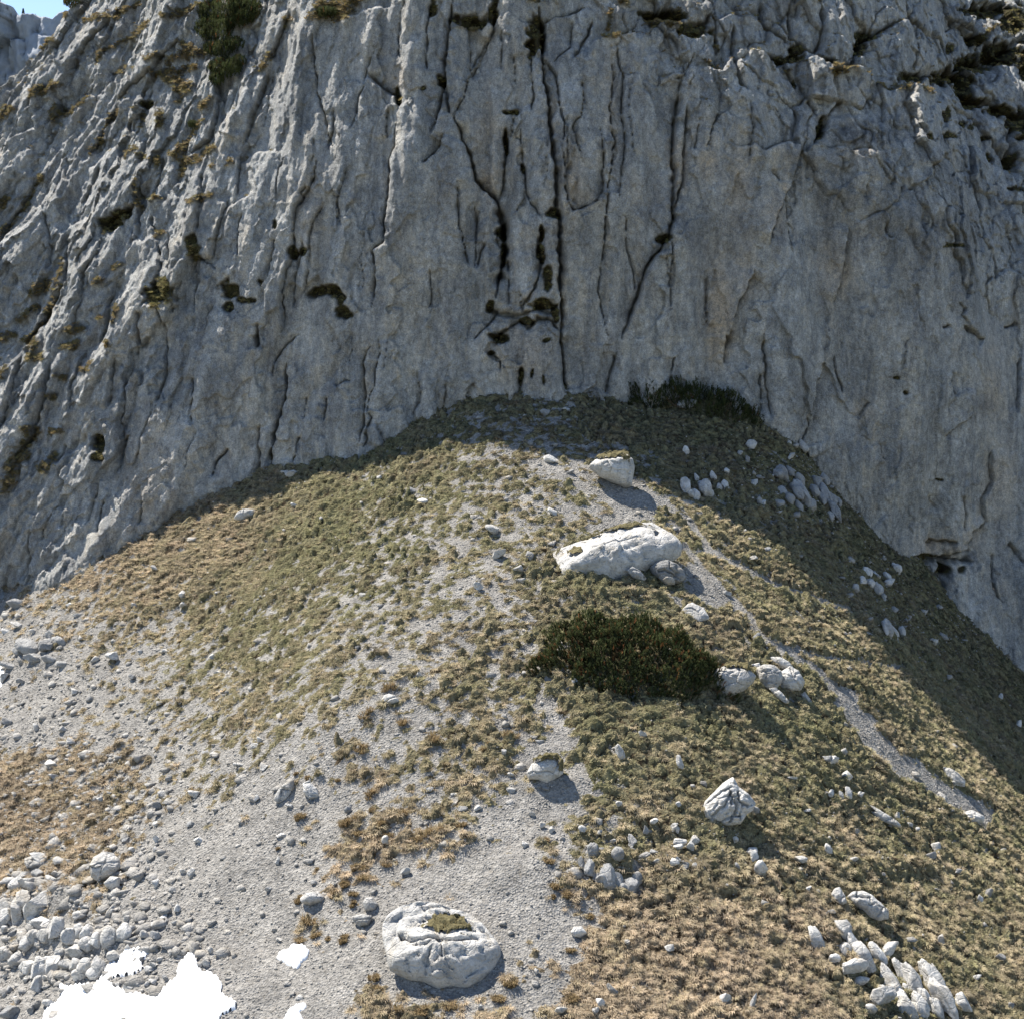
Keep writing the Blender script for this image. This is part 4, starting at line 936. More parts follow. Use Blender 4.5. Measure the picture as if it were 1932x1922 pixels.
# broken outcrop right of it, made of several blocks
E_ = empty('rock_outcrop', (0, 0, 0)); _x, _y, _z = ground_hit(1480, 1330); E_.location = (_x, _y, _z)
tag(E_, 'broken white outcrop with grass tufts right of the round boulder by the shrub', 'outcrop'); LAND['broken white outcrop'] = (1480, 1300)
for pts, th, cr in [([(1485,1400),(1530,1380),(1600,1385),(1640,1420),(1640,1480),(1600,1530),(1540,1530),(1500,1500)], .5, [(0, [(1500,1440),(1560,1430),(1620,1450)], 1.4, .15)]),
                    ([(1560,1350),(1620,1355),(1680,1385),(1715,1430),(1690,1450),(1620,1420),(1580,1390)], .35, []),
                    ([(1620,1460),(1690,1420),(1740,1450),(1775,1520),(1750,1565),(1680,1568),(1620,1550)], .55, [(0, [(1680,1430),(1700,1500)], 1.4, .12)]),
                    ([(1560,1540),(1600,1535),(1640,1570),(1680,1625),(1655,1635),(1600,1590)], .2, []),
                    ([(1745,1560),(1775,1545),(1812,1600),(1805,1620),(1770,1590)], .15, []),
                    ([(1440,1380),(1500,1370),(1510,1400),(1470,1420)], .2, [])]:
    outline_obj('stone', 0, pts, th, 30, 'rock', creases=cr, seed=int(pts[0][0]) % 37, n=56, m=14, parent=E_, cells=.12)

F_, *_ = outline_obj('boulder', 9, [(160,835),(178,775),(235,720),(275,680),(335,643),(365,695),(420,735),(458,790),(432,832),(400,850),(372,900),(285,908),(220,892),(172,872)],
    .75, 20, creases=[(9, [(180,790),(260,730),(330,690)], 2, .22), (9, [(200,860),(270,800),(320,720)], 2.0, .25), (9, [(290,900),(340,820),(330,760)], 2.0, .3), (9, [(350,720),(360,780),(410,810)], 2.2, .3), (9, [(240,900),(290,860),(380,850)], 1.8, .2), (9, [(300,700),(320,760),(300,800)], 1.5, .2)],
    facets=[(9, (170,850), (330,660), .0)], rough=.16, seed=9, cells=.12)
tag(F_, 'jagged pointed grey boulder with deep cracks standing in the lower right grass', 'boulder'); LAND['jagged pointed boulder'] = (1378, 1530)
G_, _, VG, PG = outline_obj('boulder', 8, [(1048,600),(1078,552),(1158,518),(1212,522),(1252,560),(1248,610),(1202,642),(1160,665),(1110,642),(1060,638)], .6, 22, seed=10, cells=.12, sink=.15)
tag(G_, 'white wedge boulder with a dark mossy collar in the gravel centre', 'boulder'); LAND['moss collared boulder'] = (1032, 1465)
moss_pad('moss', G_, VG, PG, 8, [(1190,525,60,16),(1240,570,18,50),(1100,540,50,14)], thick=.2)
H_, *_ = outline_obj('boulder', 9, [(972,1290),(1000,1268),(1060,1263),(1110,1288),(1150,1328),(1187,1370),(1182,1412),(1130,1422),(1080,1402),(1050,1370),(1000,1332)], .45, 38, creases=[(9, [(1000,1290),(1060,1310),(1100,1300)], 1.6, .14), (9, [(1060,1350),(1110,1340),(1160,1370)], 1.5, .14), (9, [(1080,1300),(1090,1350)], 1.5, .16)], seed=11, cells=.14)
tag(H_, 'oval grey boulder pitted on top, right of a smaller upright one', 'boulder'); LAND['oval pitted boulder'] = (1643, 1722)
I_, *_ = outline_obj('boulder', 9, [(868,1290),(888,1260),(920,1253),(945,1298),(952,1340),(920,1348),(882,1322)], .3, 25, seed=12, n=56, m=14)
tag(I_, 'small upright boulder just left of the oval pitted boulder', 'boulder')
J_, *_ = outline_obj('boulder', 7, [(478,1120),(498,1070),(548,1038),(602,1048),(642,1088),(652,1130),(620,1172),(540,1207),(498,1182)], .6, 26, creases=[(7, [(500,1130),(560,1110),(640,1100)], 1.8, .12)], facets=[(7, (480,1120), (650,1110), .6)], seed=13, cells=.10)
tag(J_, 'pale squarish boulder above the rubble at lower left, biggest there', 'boulder'); LAND['squarish pale boulder'] = (193, 1646)
K_, *_ = outline_obj('boulder', 7, [(563,1220),(600,1183),(650,1188),(652,1240),(622,1262),(580,1242)], .35, 28, seed=14, n=56, m=14)
tag(K_, 'small angular rock touching below right of the squarish pale boulder', 'boulder')
L_, *_ = outline_obj('boulder', 0, [(1033,1090),(1070,1060),(1105,1045),(1175,1080),(1198,1140),(1130,1158),(1068,1122)], .22, 55, seed=15, rough=.05, cells=.06)
tag(L_, 'flat bright white slab at the top right edge of the big pine shrub', 'boulder'); LAND['flat white slab'] = (1313, 1172)
M_, *_ = outline_obj('boulder', 8, [(248,195),(262,165),(290,155),(325,165),(358,205),(330,215),(285,212),(255,208)], .3, 35, seed=16, n=56, m=14)
tag(M_, 'bright white rock alone in the speckled grass left of the big shrub', 'boulder'); LAND['lone bright rock'] = (737, 1324)
N_, *_ = outline_obj('boulder', 7, [(1498,742),(1515,690),(1560,640),(1605,626),(1610,680),(1568,738),(1522,758)], .3, 40, seed=17, n=56, m=14)
tag(N_, 'left one of the twin pale boulders on the gravel, long and leaning', 'boulder'); LAND['twin pale boulders'] = (560, 1496)
O_, *_ = outline_obj('boulder', 7, [(1652,650),(1690,636),(1735,680),(1755,728),(1700,740),(1662,705)], .35, 34, seed=18, n=56, m=14)
tag(O_, 'right one of the twin pale boulders on the gravel, darker below', 'boulder')
Q_, *_ = outline_obj('boulder', 7, [(1640,1292),(1675,1260),(1740,1252),(1785,1290),(1765,1312),(1700,1326),(1650,1314)], .35, 36, seed=19, n=56, m=14)
tag(Q_, 'low rock flanked by brown tufts above the small snow patch', 'boulder'); LAND['tuft flanked rock'] = (586, 1701)
R_, *_ = outline_obj('boulder', 8, [(143,1300),(160,1268),(200,1268),(232,1310),(212,1342),(160,1340)], .28, 30, seed=20, n=56, m=14)
tag(R_, 'upper of two rocks on gravel just above left of the mossy round boulder', 'boulder')
S_, *_ = outline_obj('boulder', 8, [(83,1372),(140,1358),(203,1370),(182,1420),(130,1424),(95,1400)], .28, 32, seed=21, n=56, m=14)
tag(S_, 'lower flatter of two rocks on gravel left of the mossy round boulder', 'boulder'); LAND['pair of rocks on gravel'] = (688, 1722)
T_, *_ = outline_obj('boulder', 8, [(1288,1462),(1308,1430),(1350,1428),(1385,1470),(1345,1490),(1305,1482)], .28, 30, seed=22, n=56, m=14)
tag(T_, 'single pale rock where gravel meets brown grass right of the mossy round boulder', 'boulder'); LAND['rock at gravel edge'] = (1093, 1762)
U_, *_ = outline_obj('boulder', 4, [(1278,1040),(1300,1005),(1350,985),(1400,990),(1385,1020),(1320,1045)], .3, 40, seed=23, n=56, m=14)
tag(U_, 'low whaleback rock in tan grass below the left cliff foot', 'boulder'); LAND['low whaleback rock'] = (462, 981)
X_, *_ = outline_obj('boulder', 9, [(1490,570),(1530,572),(1570,600),(1608,640),(1600,672),(1540,668),(1505,620)], .3, 40, seed=24, n=56, m=14)
tag(X_, 'pale rock on the upper edge of the gravel chute at right', 'boulder'); LAND['rock on the gravel chute'] = (1804, 1476)
Y_, *_ = outline_obj('boulder', 9, [(1572,845),(1600,820),(1650,812),(1715,850),(1700,880),(1650,882),(1605,862)], .3, 42, seed=25, n=56, m=14)
tag(Y_, 'flat rock at the lower tip of the gravel chute at right', 'boulder'); LAND['rock at the chute tip'] = (1838, 1550)
Z_, *_ = outline_obj('boulder', 9, [(1078,785),(1105,795),(1130,830),(1200,855),(1250,895),(1245,915),(1190,895),(1130,860),(1095,825)], .25, 40, seed=26, n=56, m=14, rough=.04)
tag(Z_, 'long thin white slab slanting through grass at lower right', 'boulder'); LAND['long thin slab'] = (1672, 1553)
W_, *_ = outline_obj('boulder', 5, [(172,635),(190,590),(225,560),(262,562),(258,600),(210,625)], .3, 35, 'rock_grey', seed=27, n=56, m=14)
tag(W_, 'slanted block in shade at the cliff foot, left of the slope top', 'boulder'); LAND['slanted block at the cliff foot'] = (708, 838)

# --- outcrops made of slabs
def slabs(name, label, cat, frame, lst, tilt, land=None, mat='rock', deep=.9):
    P = fp(frame, [(a[0], a[1]) for a in lst]); cx, cy = P.mean(0); x, y, z = ground_hit(cx, P[:, 1].max())
    e = empty(name, (x, y, z)); tag(e, label, cat)
    k = FR[frame][2]
    for i, ((a, b), row) in enumerate(zip(P, lst)):
        t = row[4] if len(row) > 4 else tilt
        stone_obj('slab' if tilt else 'stone', a, b, row[2] * k * 1.4, row[3] * k * 1.35, t, mat, seed=i * 17 + int(a), parent=e, deep=deep, sink=.35)
    if land: LAND[land] = (cx, cy)
slabs('rock_outcrop', 'outcrop of steep slanted limestone slabs running down the bottom right corner', 'outcrop', 9,
      [(780,1510,60,110),(930,1485,60,90),(990,1530,50,120),(1045,1600,70,140),(945,1565,50,80),(1120,1580,50,110),(1185,1585,100,50,40),(1200,1710,70,170),(1250,1660,50,150),(1315,1730,75,160),(1345,1790,40,90),(1415,1720,80,170),(1450,1690,30,110),
       (1485,1840,80,200),(1440,1890,50,110),(1275,1880,70,120),(1350,1870,60,120),(1375,1840,40,90),(1140,1880,130,70,20),(1020,1768,80,36,15),(980,1710,130,60,10),(1140,1785,55,50),(1590,1890,60,90),(1205,1800,45,45,0),(1280,1780,40,60),(880,1640,50,40,0),(1240,1830,50,60),(1080,1905,60,40,0)], 24, 'bottom right slab outcrop')
slabs('rock_outcrop', 'round knob of dark cracked rocks beside the gravel tongue, lower middle', 'outcrop', 8,
      [(1410,1080,60,70),(1390,1140,50,80),(1450,1175,60,60),(1500,1165,80,110),(1550,1110,60,70),(1545,1180,50,80),(1620,1195,80,80),(1575,1215,50,60),(1455,1080,40,30),(1350,1110,30,60),(1650,1160,50,60),(1460,1200,50,40)], 8, 'cracked rock knob', 'rock_grey')
slabs('rock_outcrop', 'cluster of slanted pale slabs in shade on the right flank by the cliff', 'outcrop', 6,
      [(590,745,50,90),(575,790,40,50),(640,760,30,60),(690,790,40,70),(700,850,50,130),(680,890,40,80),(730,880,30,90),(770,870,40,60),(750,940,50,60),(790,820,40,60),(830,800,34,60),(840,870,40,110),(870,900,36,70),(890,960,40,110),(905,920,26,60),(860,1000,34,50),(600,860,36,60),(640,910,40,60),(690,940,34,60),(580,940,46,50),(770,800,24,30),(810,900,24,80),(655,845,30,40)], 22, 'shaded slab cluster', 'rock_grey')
slabs('rock_outcrop', 'cluster of small upright slabs in the sunlit grass patch above the long white boulder', 'outcrop', 6,
      [(70,830,44,80),(120,860,36,60),(180,840,60,80),(215,790,26,50),(150,820,26,40),(250,840,24,40),(285,820,30,60),(200,860,30,40),(90,870,30,40),(290,790,24,30),(125,800,20,36)], 14, 'sunlit slab cluster')
slabs('rock_outcrop', 'layered block ledge of broken limestone at the left picture edge, upper one', 'outcrop', 7,
      [(40,1300,70,110),(90,1320,60,120,10),(130,1280,90,110,10),(190,1310,130,130,0),(225,1390,120,70,-14),(270,1425,80,60,-12),(150,1230,80,60,-10),(90,1220,60,60,0),(60,1200,90,50,-16),(30,1370,60,80,0),(160,1370,50,60,0),(180,1260,60,50)], 0, 'upper left ledge')
slabs('rock_outcrop', 'lower ledge of cracked limestone blocks beside the large snow patch', 'outcrop', 7,
      [(40,1580,80,70,-10),(90,1600,70,70,-10),(150,1550,70,60,-14),(190,1530,80,60,-14),(250,1520,80,70,-14),(310,1500,70,90,-10),(150,1640,80,70,-12),(210,1640,70,90,-10),(250,1630,60,90,-6),(290,1620,60,90,-6),(390,1530,80,70,-14),(440,1500,70,60,-16),(480,1510,60,80,-10),(420,1580,90,70,-14),(480,1560,70,60,-14),(530,1540,60,70,-8),
       (360,1640,60,50,-6),(410,1640,60,60,-6),(470,1650,70,80,-4),(540,1630,60,90,-4),(600,1520,70,90,10),(675,1490,70,80,8),(620,1590,60,50,0),(510,1690,60,50,0),(430,1700,70,50,0),(330,1580,50,40,-12)], -4, 'lower left ledge')
slabs('rock_outcrop', 'low pale ledges half buried in gravel at the left edge, mid height', 'outcrop', 4,
      [(160,1740,130,70,-24),(250,1745,60,60,-12),(270,1710,60,50,-20),(290,1640,70,46,-16),(320,1700,70,40,-26),(190,1800,100,40,-14),(270,1810,80,30,-10),(100,1760,60,40,-20),(340,1820,50,30,-10)], -18, 'buried pale ledges', 'rock_grey', deep=.7)
slabs('rock_outcrop', 'broken pale slabs in shade and grass right of the capped boulder, lower on the flank', 'outcrop', 6,
      [(1060,1305,50,50),(1035,1370,34,40),(1080,1370,40,50),(1120,1400,40,60),(1170,1350,30,40),(1070,1340,24,30),(1110,1330,30,40),(1215,1300,60,50),(1000,1400,30,40),(1180,1390,60,30)], 20, 'flank slabs in shade')
slabs('rock_outcrop', 'pair of split pale stones at the shadow edge on the right flank', 'outcrop', 6, [(1175,1640,44,90),(1215,1650,30,90),(1250,1640,30,60),(1160,1660,20,60)], 10, 'split stones at shadow edge')

# --- single rocks: frame, x, y, width, height, tilt
RK = {
4:[(1060,1132,70,34),(1590,785,90,50),(1570,765,60,30),(1615,965,50,36),(1680,945,20,40),(1250,1135,60,26),(1315,1120,30,20),(965,1303,34,28),(845,1300,44,30),(1130,1300,36,20),(1110,1320,36,22),(875,1385,36,20),(775,1388,30,16),(725,1368,40,26),(380,1480,50,34),(385,1250,60,34,-20),(80,1480,110,60,-20),
   (740,1480,44,34),(860,1440,36,20),(1010,1490,60,36),(1000,1450,40,44,20),(1145,1475,30,30),(1150,1488,34,20),(1255,1260,34,24),(1255,1422,44,26),(1490,1085,24,14),(1145,1560,20,18),(575,1518,50,20),(545,1500,24,14),(430,1535,70,24),(295,1560,50,20),(100,1600,110,36,-16),(30,1620,60,36,-16),(840,1590,40,24),(780,1592,30,18),
   (625,1690,60,34,-30),(770,1725,40,40,-20),(905,1725,50,30,-14),(520,1790,50,44),(610,1800,90,54,-8),(410,1790,50,20,-20),(1165,1770,40,44),(730,1885,60,36),(1190,1850,44,32),(445,1660,40,30),(1820,1300,30,22),(1580,1240,40,20),(430,1730,40,24),(120,1900,60,30,-10),(50,1830,120,40,-14),(710,1460,40,20),(270,1470,40,20),(15,1880,60,60),(240,1590,40,20),(180,1620,50,24,-10)],
5:[(1145,412,64,50),(1900,410,50,46),(1270,415,60,30),(1065,595,40,32),(880,633,26,18),(1178,690,76,56),(1230,695,30,24),(245,788,46,30),(410,858,62,44,-10),(475,908,66,44,10),(550,868,26,16),(870,1065,110,62,-18),(1190,990,60,40,-24),(890,1203,90,56,10),(1055,1195,30,70,-6),(1060,1215,50,60),(780,1392,60,52,-20),(1005,1300,70,40),(1020,1345,70,36),(872,1297,30,22),
   (155,1422,60,30),(500,1045,40,22),(540,1142,24,18),(1195,480,30,16),(1290,760,50,36),(1170,1180,10,8),(1750,1468,36,18),(1520,1465,40,24),(1120,370,10,8),(200,1532,26,14),(1730,1505,20,12),(15,660,40,34),(1900,775,20,44),(1880,1000,26,16),(450,1862,40,34)],
6:[(75,405,110,50),(425,610,66,60),(330,580,16,34),(405,690,28,50),(345,590,14,30),(520,590,20,50),(635,600,34,40),(700,620,70,80,10),(640,670,60,34,30),(440,810,60,70,14),(510,800,28,26),(340,755,24,26),(370,655,40,30),(710,720,14,16),(1430,1690,60,50,20),(470,935,30,50,10),(495,960,34,40,10),(375,740,20,14),(480,530,24,24),(435,930,20,40,10),
   (390,1080,44,44),(425,1130,34,24,30),(520,1200,50,36),(430,1250,60,30),(310,1215,20,30),(685,1235,30,20,30),(740,1045,16,14),(790,1045,16,22),(920,1155,20,16),(1010,1150,20,40,30),(1030,1255,16,22),(895,1280,24,20),(965,1310,20,24),(1285,1530,22,14),(290,1412,56,30),(850,850,20,20),(65,650,40,60),(100,700,30,20),(50,680,24,40),(210,780,18,20),(1510,1580,30,14,30),
   (450,1690,60,40,24),(90,780,40,20),(830,1140,30,14,20),(880,1195,30,26),(1715,1560,14,10),(1000,1200,30,20,30),(600,1700,30,20),(950,1000,20,20)],
7:[(1095,940,70,42),(870,765,80,46,-4),(890,690,56,40),(1065,690,80,44,-14),(1060,660,20,18),(550,748,46,34),(390,410,60,44,-16),(475,420,44,30),(660,415,44,26),(595,415,36,20),(1000,100,40,44),(445,490,46,26),(960,472,34,24),(1175,465,60,34,16),(1130,470,60,26,-10),(1315,530,70,34,-14),(1450,535,50,44,-10),(1400,430,50,70,30),(1425,400,40,50,30),(1250,140,60,24),
   (200,320,46,44),(340,335,60,40),(350,350,30,20),(410,140,50,40),(40,295,70,40,-14),(560,85,40,26),(870,205,30,20),(560,265,40,24,-20),(280,540,70,50,-20),(300,610,70,40,8),(195,825,56,40),(240,660,24,24),(40,660,40,26),(380,395,20,16),(700,520,50,36),(640,515,40,26),(800,535,36,22),(930,610,50,34,14),(980,605,30,20),(485,530,44,22),
   (1525,628,34,24),(1590,762,60,30,-20),(1415,705,36,50,-30),(1320,730,40,22),(1545,908,60,30,-14),(1665,945,40,30),(1545,945,26,20),(1075,742,50,26),(1045,860,50,36),(1105,770,30,16),(700,890,30,44),(750,820,40,36),(685,945,44,36,10),(855,945,60,44),(850,995,40,44),(720,1000,40,30),(600,975,36,26),(810,1055,46,40),(855,1180,40,60,10),(820,1130,36,22),(890,1065,34,26),(640,1000,40,20),
   (945,1225,56,40),(975,1320,46,50,-10),(910,1200,30,30),(1045,1132,50,60,6),(1005,1125,40,30),(1465,1045,26,22),(1525,1060,36,50),(1525,1090,24,20),(1470,1215,44,32),(1485,1182,30,20),(1715,1130,34,24),(1725,1185,46,30),(1555,1362,40,22),(1530,1445,46,26,-10),(1735,1080,26,14),(1550,870,30,16),(1690,1645,24,16),(1640,1810,50,26),(1100,830,14,10),(1165,890,26,22),
   (460,1330,100,46,6),(420,1370,76,56,10),(340,1380,30,26),(470,1310,30,20),(330,1060,110,60,10),(215,1050,130,60,-24),(210,1140,80,50,6),(130,1140,60,30),(300,1130,60,36),(280,1180,90,40,-20),(690,1380,50,40),(620,1350,46,36),(545,1370,50,30),(590,1410,50,30),(540,1450,56,34,-14),(720,1440,50,36),(780,1490,76,46,-26),(850,1490,60,50),(855,1410,70,40,6),
   (900,1370,50,34),(910,1390,36,30),(760,1410,40,26),(960,1390,44,30),(680,1440,40,30),(500,1420,44,30),(65,1880,120,80,-6),(175,1880,56,50),(260,1850,80,50,8),(50,1770,50,44),(205,1750,76,100,4),(120,1770,36,26),(135,1710,40,30),(30,1690,40,34),(160,1700,40,26),(250,1700,50,34),(200,1690,40,30),(80,1820,36,30),(1130,1620,50,66,16),(1155,1550,30,40),(820,1660,60,36),(840,1640,56,40),
   (910,1700,50,40,-10),(700,1760,80,40,14),(840,1730,60,40,-10),(780,1600,40,30),(880,1610,46,30),(920,1610,40,26),(800,1740,40,30),(690,1700,40,26),(930,1650,36,24),(650,1740,44,26),(20,1440,40,50),(70,1490,50,50),(120,1460,50,40),(300,1370,36,30),(330,1440,40,40,-20),(570,1490,40,30),(700,1560,40,30),(260,1450,40,24),(90,1440,40,30),(170,1480,40,26),(220,1470,40,24),
   (770,900,24,20),(640,925,30,20),(430,800,40,30),(455,815,30,34),(555,815,30,20),(410,790,30,20),(340,880,30,24),(280,770,30,20),(15,850,36,26),(330,770,30,24),(860,860,50,26),(930,760,26,16),(980,820,26,20),(1000,700,26,30),(820,580,50,20),(850,620,30,20),(760,480,30,16),(180,820,20,20)],
8:[(705,790,66,40,6),(780,770,46,34),(520,683,56,30,10),(950,660,90,44,10),(655,695,50,22),(280,965,62,56,-20),(75,795,56,44),(455,42,46,40),(385,1110,56,44,-14),(960,590,40,30),(1120,400,56,30),(920,505,34,36),(1315,112,40,34),(1560,520,50,100,10),(1560,480,34,50,-14),(1890,565,40,90,16),(1680,400,40,50,34),(1555,760,36,40,24),(1885,775,46,26),(1360,915,50,54,26),(1445,895,40,36),(1620,900,66,70,10),
   (1625,930,50,50,0),(1740,840,60,44),(1705,865,40,50),(1855,860,50,50),(1130,870,40,46),(1180,890,44,46),(1515,930,50,30,0),(1690,1080,76,44,6),(1630,1010,40,40),(1740,1010,60,40,10),(1760,1100,40,30),(1760,1130,40,26),(1860,1120,56,50),(1910,1110,44,60),(1880,1010,60,34),(1335,600,20,14),(165,505,50,20),(1040,898,26,16),(1035,995,44,40,-20),(415,1230,30,20,-30),(710,1358,60,24),(960,825,24,24),
   (1515,1780,56,76,20),(1100,1665,34,40),(1240,1895,76,50,10),(1450,1870,56,60),(1425,1900,40,40),(790,1865,34,36),(320,1865,24,60,-10),(595,1810,46,22),(335,1745,36,24),(1825,1590,60,40,10),(1740,1800,34,26),(1580,1910,60,20),(1600,1560,40,30),(1710,1475,30,20),(1430,490,20,20),(500,1760,50,30),(1905,930,30,30),(310,1810,20,30),(290,1840,20,30),(1370,980,40,24),(1075,800,40,30)],
9:[(845,555,60,50,30),(880,580,60,50,30),(950,645,70,56,36),(650,634,70,18,-6),(712,668,18,20),(755,668,26,18),(930,505,40,40,20),(865,730,40,44),(955,730,40,70),(920,750,30,60),(1025,735,44,36,10),(1225,815,36,56,-30),(1295,880,56,36,10),(1335,905,34,34),(1145,890,20,20),(850,975,40,36),(790,1000,30,20,20),(845,1048,50,60,6),(700,1085,76,40,4),(990,1100,50,30,6),(965,1065,24,20),(1440,1000,56,50),(1415,1055,76,60,6),
   (1560,1155,44,34),(1560,1193,26,26),(1685,1280,40,66,10),(1730,1275,50,70,-14),(475,1145,70,80,26),(440,1065,50,60),(425,1015,70,60,20),(110,955,80,50,26),(340,960,36,40),(680,920,36,30),(1000,910,40,36),(520,970,30,20),(740,1270,40,36),(1495,1420,30,30),(1468,1515,44,76,-10),(1545,1600,30,24),(1520,1505,30,20),(1610,1340,10,10),(1660,1720,60,26,24),(1790,1620,60,34,-10),(1860,1780,40,24),(1850,1890,34,50),
   (280,1840,76,56,10),(440,1850,36,90,-14),(790,1450,40,30,20),(870,1400,60,30),(1765,960,26,26),(1685,940,26,40),(1800,1020,56,22,14),(1650,372,22,24),(1790,175,26,50,-10),(1895,330,50,50,10),(730,458,26,26,-10),(660,780,24,16),(30,775,40,34),(20,860,44,50),(60,1110,60,60),(110,1100,40,50),(20,1090,40,40),(35,960,80,60,10),(540,880,20,30,16),(350,1140,30,40),(730,825,50,24),(270,1060,30,24),(1345,1610,20,24),(1230,1290,30,14),
   (1570,970,20,16),(1900,1020,20,16),(1730,1215,30,30),(690,258,26,14),(160,310,24,22),(60,580,20,20),(810,530,40,20,10),(445,800,60,50,-10),(1000,850,16,24),(90,985,50,60),(280,1300,40,24)]}
ROCKS = []
for f, L in RK.items():
    k = FR[f][2]
    for r in L:
        p = fp(f, [r[:2]])[0]; ROCKS.append((p[0], p[1], r[2] * k, r[3] * k, r[4] if len(r) > 4 else 0))
ROCKS = [r for r in ROCKS if -5 < r[0] < 1937 and r[1] < 1925]
ROCKS.sort(key=lambda r: -r[2] * r[3])
uniq = []
for r in ROCKS:
    if all(abs(r[0] - q[0]) > .35 * (r[2] + q[2]) / 2 or abs(r[1] - q[1]) > .35 * (r[3] + q[3]) / 2 for q in uniq): uniq.append(r)
ROCKS = uniq[:262]
LAND.update({'big pine shrub': (1190, 1235), 'small snow patch': (552, 1795), 'large snow patch': (270, 1870), 'peak of the slope': (1060, 745), 'left corner of the slope': (20, 1130)})
def direction(dx, dy):
    a = math.degrees(math.atan2(-dy, dx)) % 360
    return ['right of', 'upper right of', 'above', 'upper left of', 'left of', 'lower left of', 'below', 'lower right of'][int((a + 22.5) // 45) % 8]
ORD = ['nearest', 'second nearest', 'third nearest', 'fourth nearest', 'fifth nearest', 'sixth nearest', 'seventh nearest', 'eighth nearest', 'ninth nearest', 'tenth nearest', 'eleventh nearest', 'twelfth nearest',
       'thirteenth nearest', 'fourteenth nearest', 'fifteenth nearest', 'sixteenth nearest', 'seventeenth nearest', 'eighteenth nearest', 'nineteenth nearest', 'twentieth nearest']
def rel_labels(items, noun):
    """unique wording for each item: rank of its distance in one of eight directions from its nearest landmark"""
    slot = {}
    for i, (px, py) in enumerate(items):
        ln = min(LAND, key=lambda q: math.hypot(px - LAND[q][0], py - LAND[q][1])); lx, ly = LAND[ln]
        slot.setdefault((ln, direction(px - lx, py - ly)), []).append((math.hypot(px - lx, py - ly), i))
    out = {}
    for (ln, dr), L in slot.items():
        for rank, (_, i) in enumerate(sorted(L)): out[i] = f'{ORD[min(rank, 19)]} {noun} {dr} the {ln}'
    return out
_lab = rel_labels([(r[0], r[1]) for r in ROCKS], 'rock')
for i, (px, py, wp, hp, tl) in enumerate(ROCKS):
    v, b_, *_ = ground_fields(np.array([ground_hit(px, py)[0]]), np.array([ground_hit(px, py)[1]]))
    big = 'sizeable' if wp * hp > 420 else ('small' if wp * hp > 110 else 'tiny')
    shp = 'flat' if wp > hp * 1.8 else ('upright' if hp > wp * 1.25 else 'blocky')
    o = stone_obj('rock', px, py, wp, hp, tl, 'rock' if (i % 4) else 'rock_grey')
    tag(o, f'{big} {shp} rock, {_lab[i]}', 'rock', 'loose rocks on the slope')

# ------------------------------------------------------------------ snow
def snow(pts, frame, label, thick=.22):
    P = fp(frame, pts)
    c = P.mean(0)
    n = 140; q = np.concatenate([P, P[:1]]); L = np.concatenate([[0], np.cumsum(np.hypot(*(q[1:] - q[:-1]).T))])
    t = np.linspace(0, L[-1], n, endpoint=False); ex = np.interp(t, L, q[:, 0]); ey = np.interp(t, L, q[:, 1])
    ex = ex + 3 * perlin2(ex / 7, ey / 7, 65); ey = ey + 3 * perlin2(ex / 7, ey / 7, 66)
    # fill by a fine grid clipped to the polygon
    st = 1.5; gx, gy = np.meshgrid(np.arange(ex.min() - 4, ex.max() + 4, st), np.arange(ey.min() - 4, ey.max() + 4, st))
    ins = np.zeros(gx.shape, bool)
    for i in range(n):
        x1, y1, x2, y2 = ex[i], ey[i], ex[(i + 1) % n], ey[(i + 1) % n]
        cond = ((y1 > gy) != (y2 > gy)) & (gx < (x2 - x1) * (gy - y1) / (y2 - y1 + 1e-12) + x1); ins ^= cond
    dmin = np.full(gx.shape, 1e9)
    for i in range(n):
        d = np.hypot(gx - ex[i], gy - ey[i]); dmin = np.minimum(dmin, d)
    sd = np.where(ins, dmin, -dmin)
    keepv = sd > -3.0
    X, Y = hits(gx.ravel(), gy.ravel()); z = gz(X, Y)
    zs = T0(X, Y) + .16 * fbm2(X / 3.4, Y / 3.4, 24, 3)
    th = (thick * sstep(0, 9, sd.ravel()) + .06 * sstep(-1.5, 3, sd.ravel())) * (1 + .3 * perlin2(X / .9, Y / .9, 67)) - .25 * sstep(-1, -3, sd.ravel())
    Z = z * .6 + zs * .4 + th
    F = grid_faces(*gx.shape); F = F[keepv.ravel()[F].all(1)]
    u = np.unique(F); mp_ = -np.ones(gx.size, int); mp_[u] = np.arange(len(u))
    o = mk('snow_patch', np.stack([X, Y, Z], 1)[u], mp_[F], M['snow']); tag(o, label, 'snow', 'snow patches')
snow([(235,1922),(240,1885),(310,1830),(345,1790),(315,1750),(335,1735),(380,1750),(470,1735),(540,1715),(570,1660),(600,1620),(650,1625),(660,1585),(690,1560),(760,1550),(850,1558),(800,1590),(770,1620),(800,1640),(740,1680),(650,1690),(600,1720),(640,1760),(720,1790),(850,1810),(880,1780),(920,1740),(965,1700),(975,1620),(1020,1580),(1050,1555),(1075,1560),(1070,1600),(1110,1665),(1160,1680),(1195,1710),(1220,1745),(1215,1800),(1300,1830),(1290,1870),(1220,1900),(1190,1960),(235,1975)], 7, 'largest snow patch, ragged and bright, at the bottom left', .12)
snow([(1523,1560),(1540,1525),(1580,1520),(1600,1497),(1660,1500),(1692,1525),(1685,1560),(1650,1585),(1640,1618),(1610,1610),(1560,1580)], 7, 'small isolated snow patch on gravel left of the mossy round boulder', .08)
snow([(1555,1975),(1555,1910),(1580,1870),(1620,1840),(1675,1838),(1680,1860),(1640,1870),(1660,1910),(1670,1975)], 7, 'snow scrap cut by the bottom edge, right of the largest patch', .08)
snow([(-60,1830),(0,1818),(30,1840),(20,1870),(0,1925),(-60,1930)], 4, 'sliver of snow at the left picture edge beside pale ledges', .08)

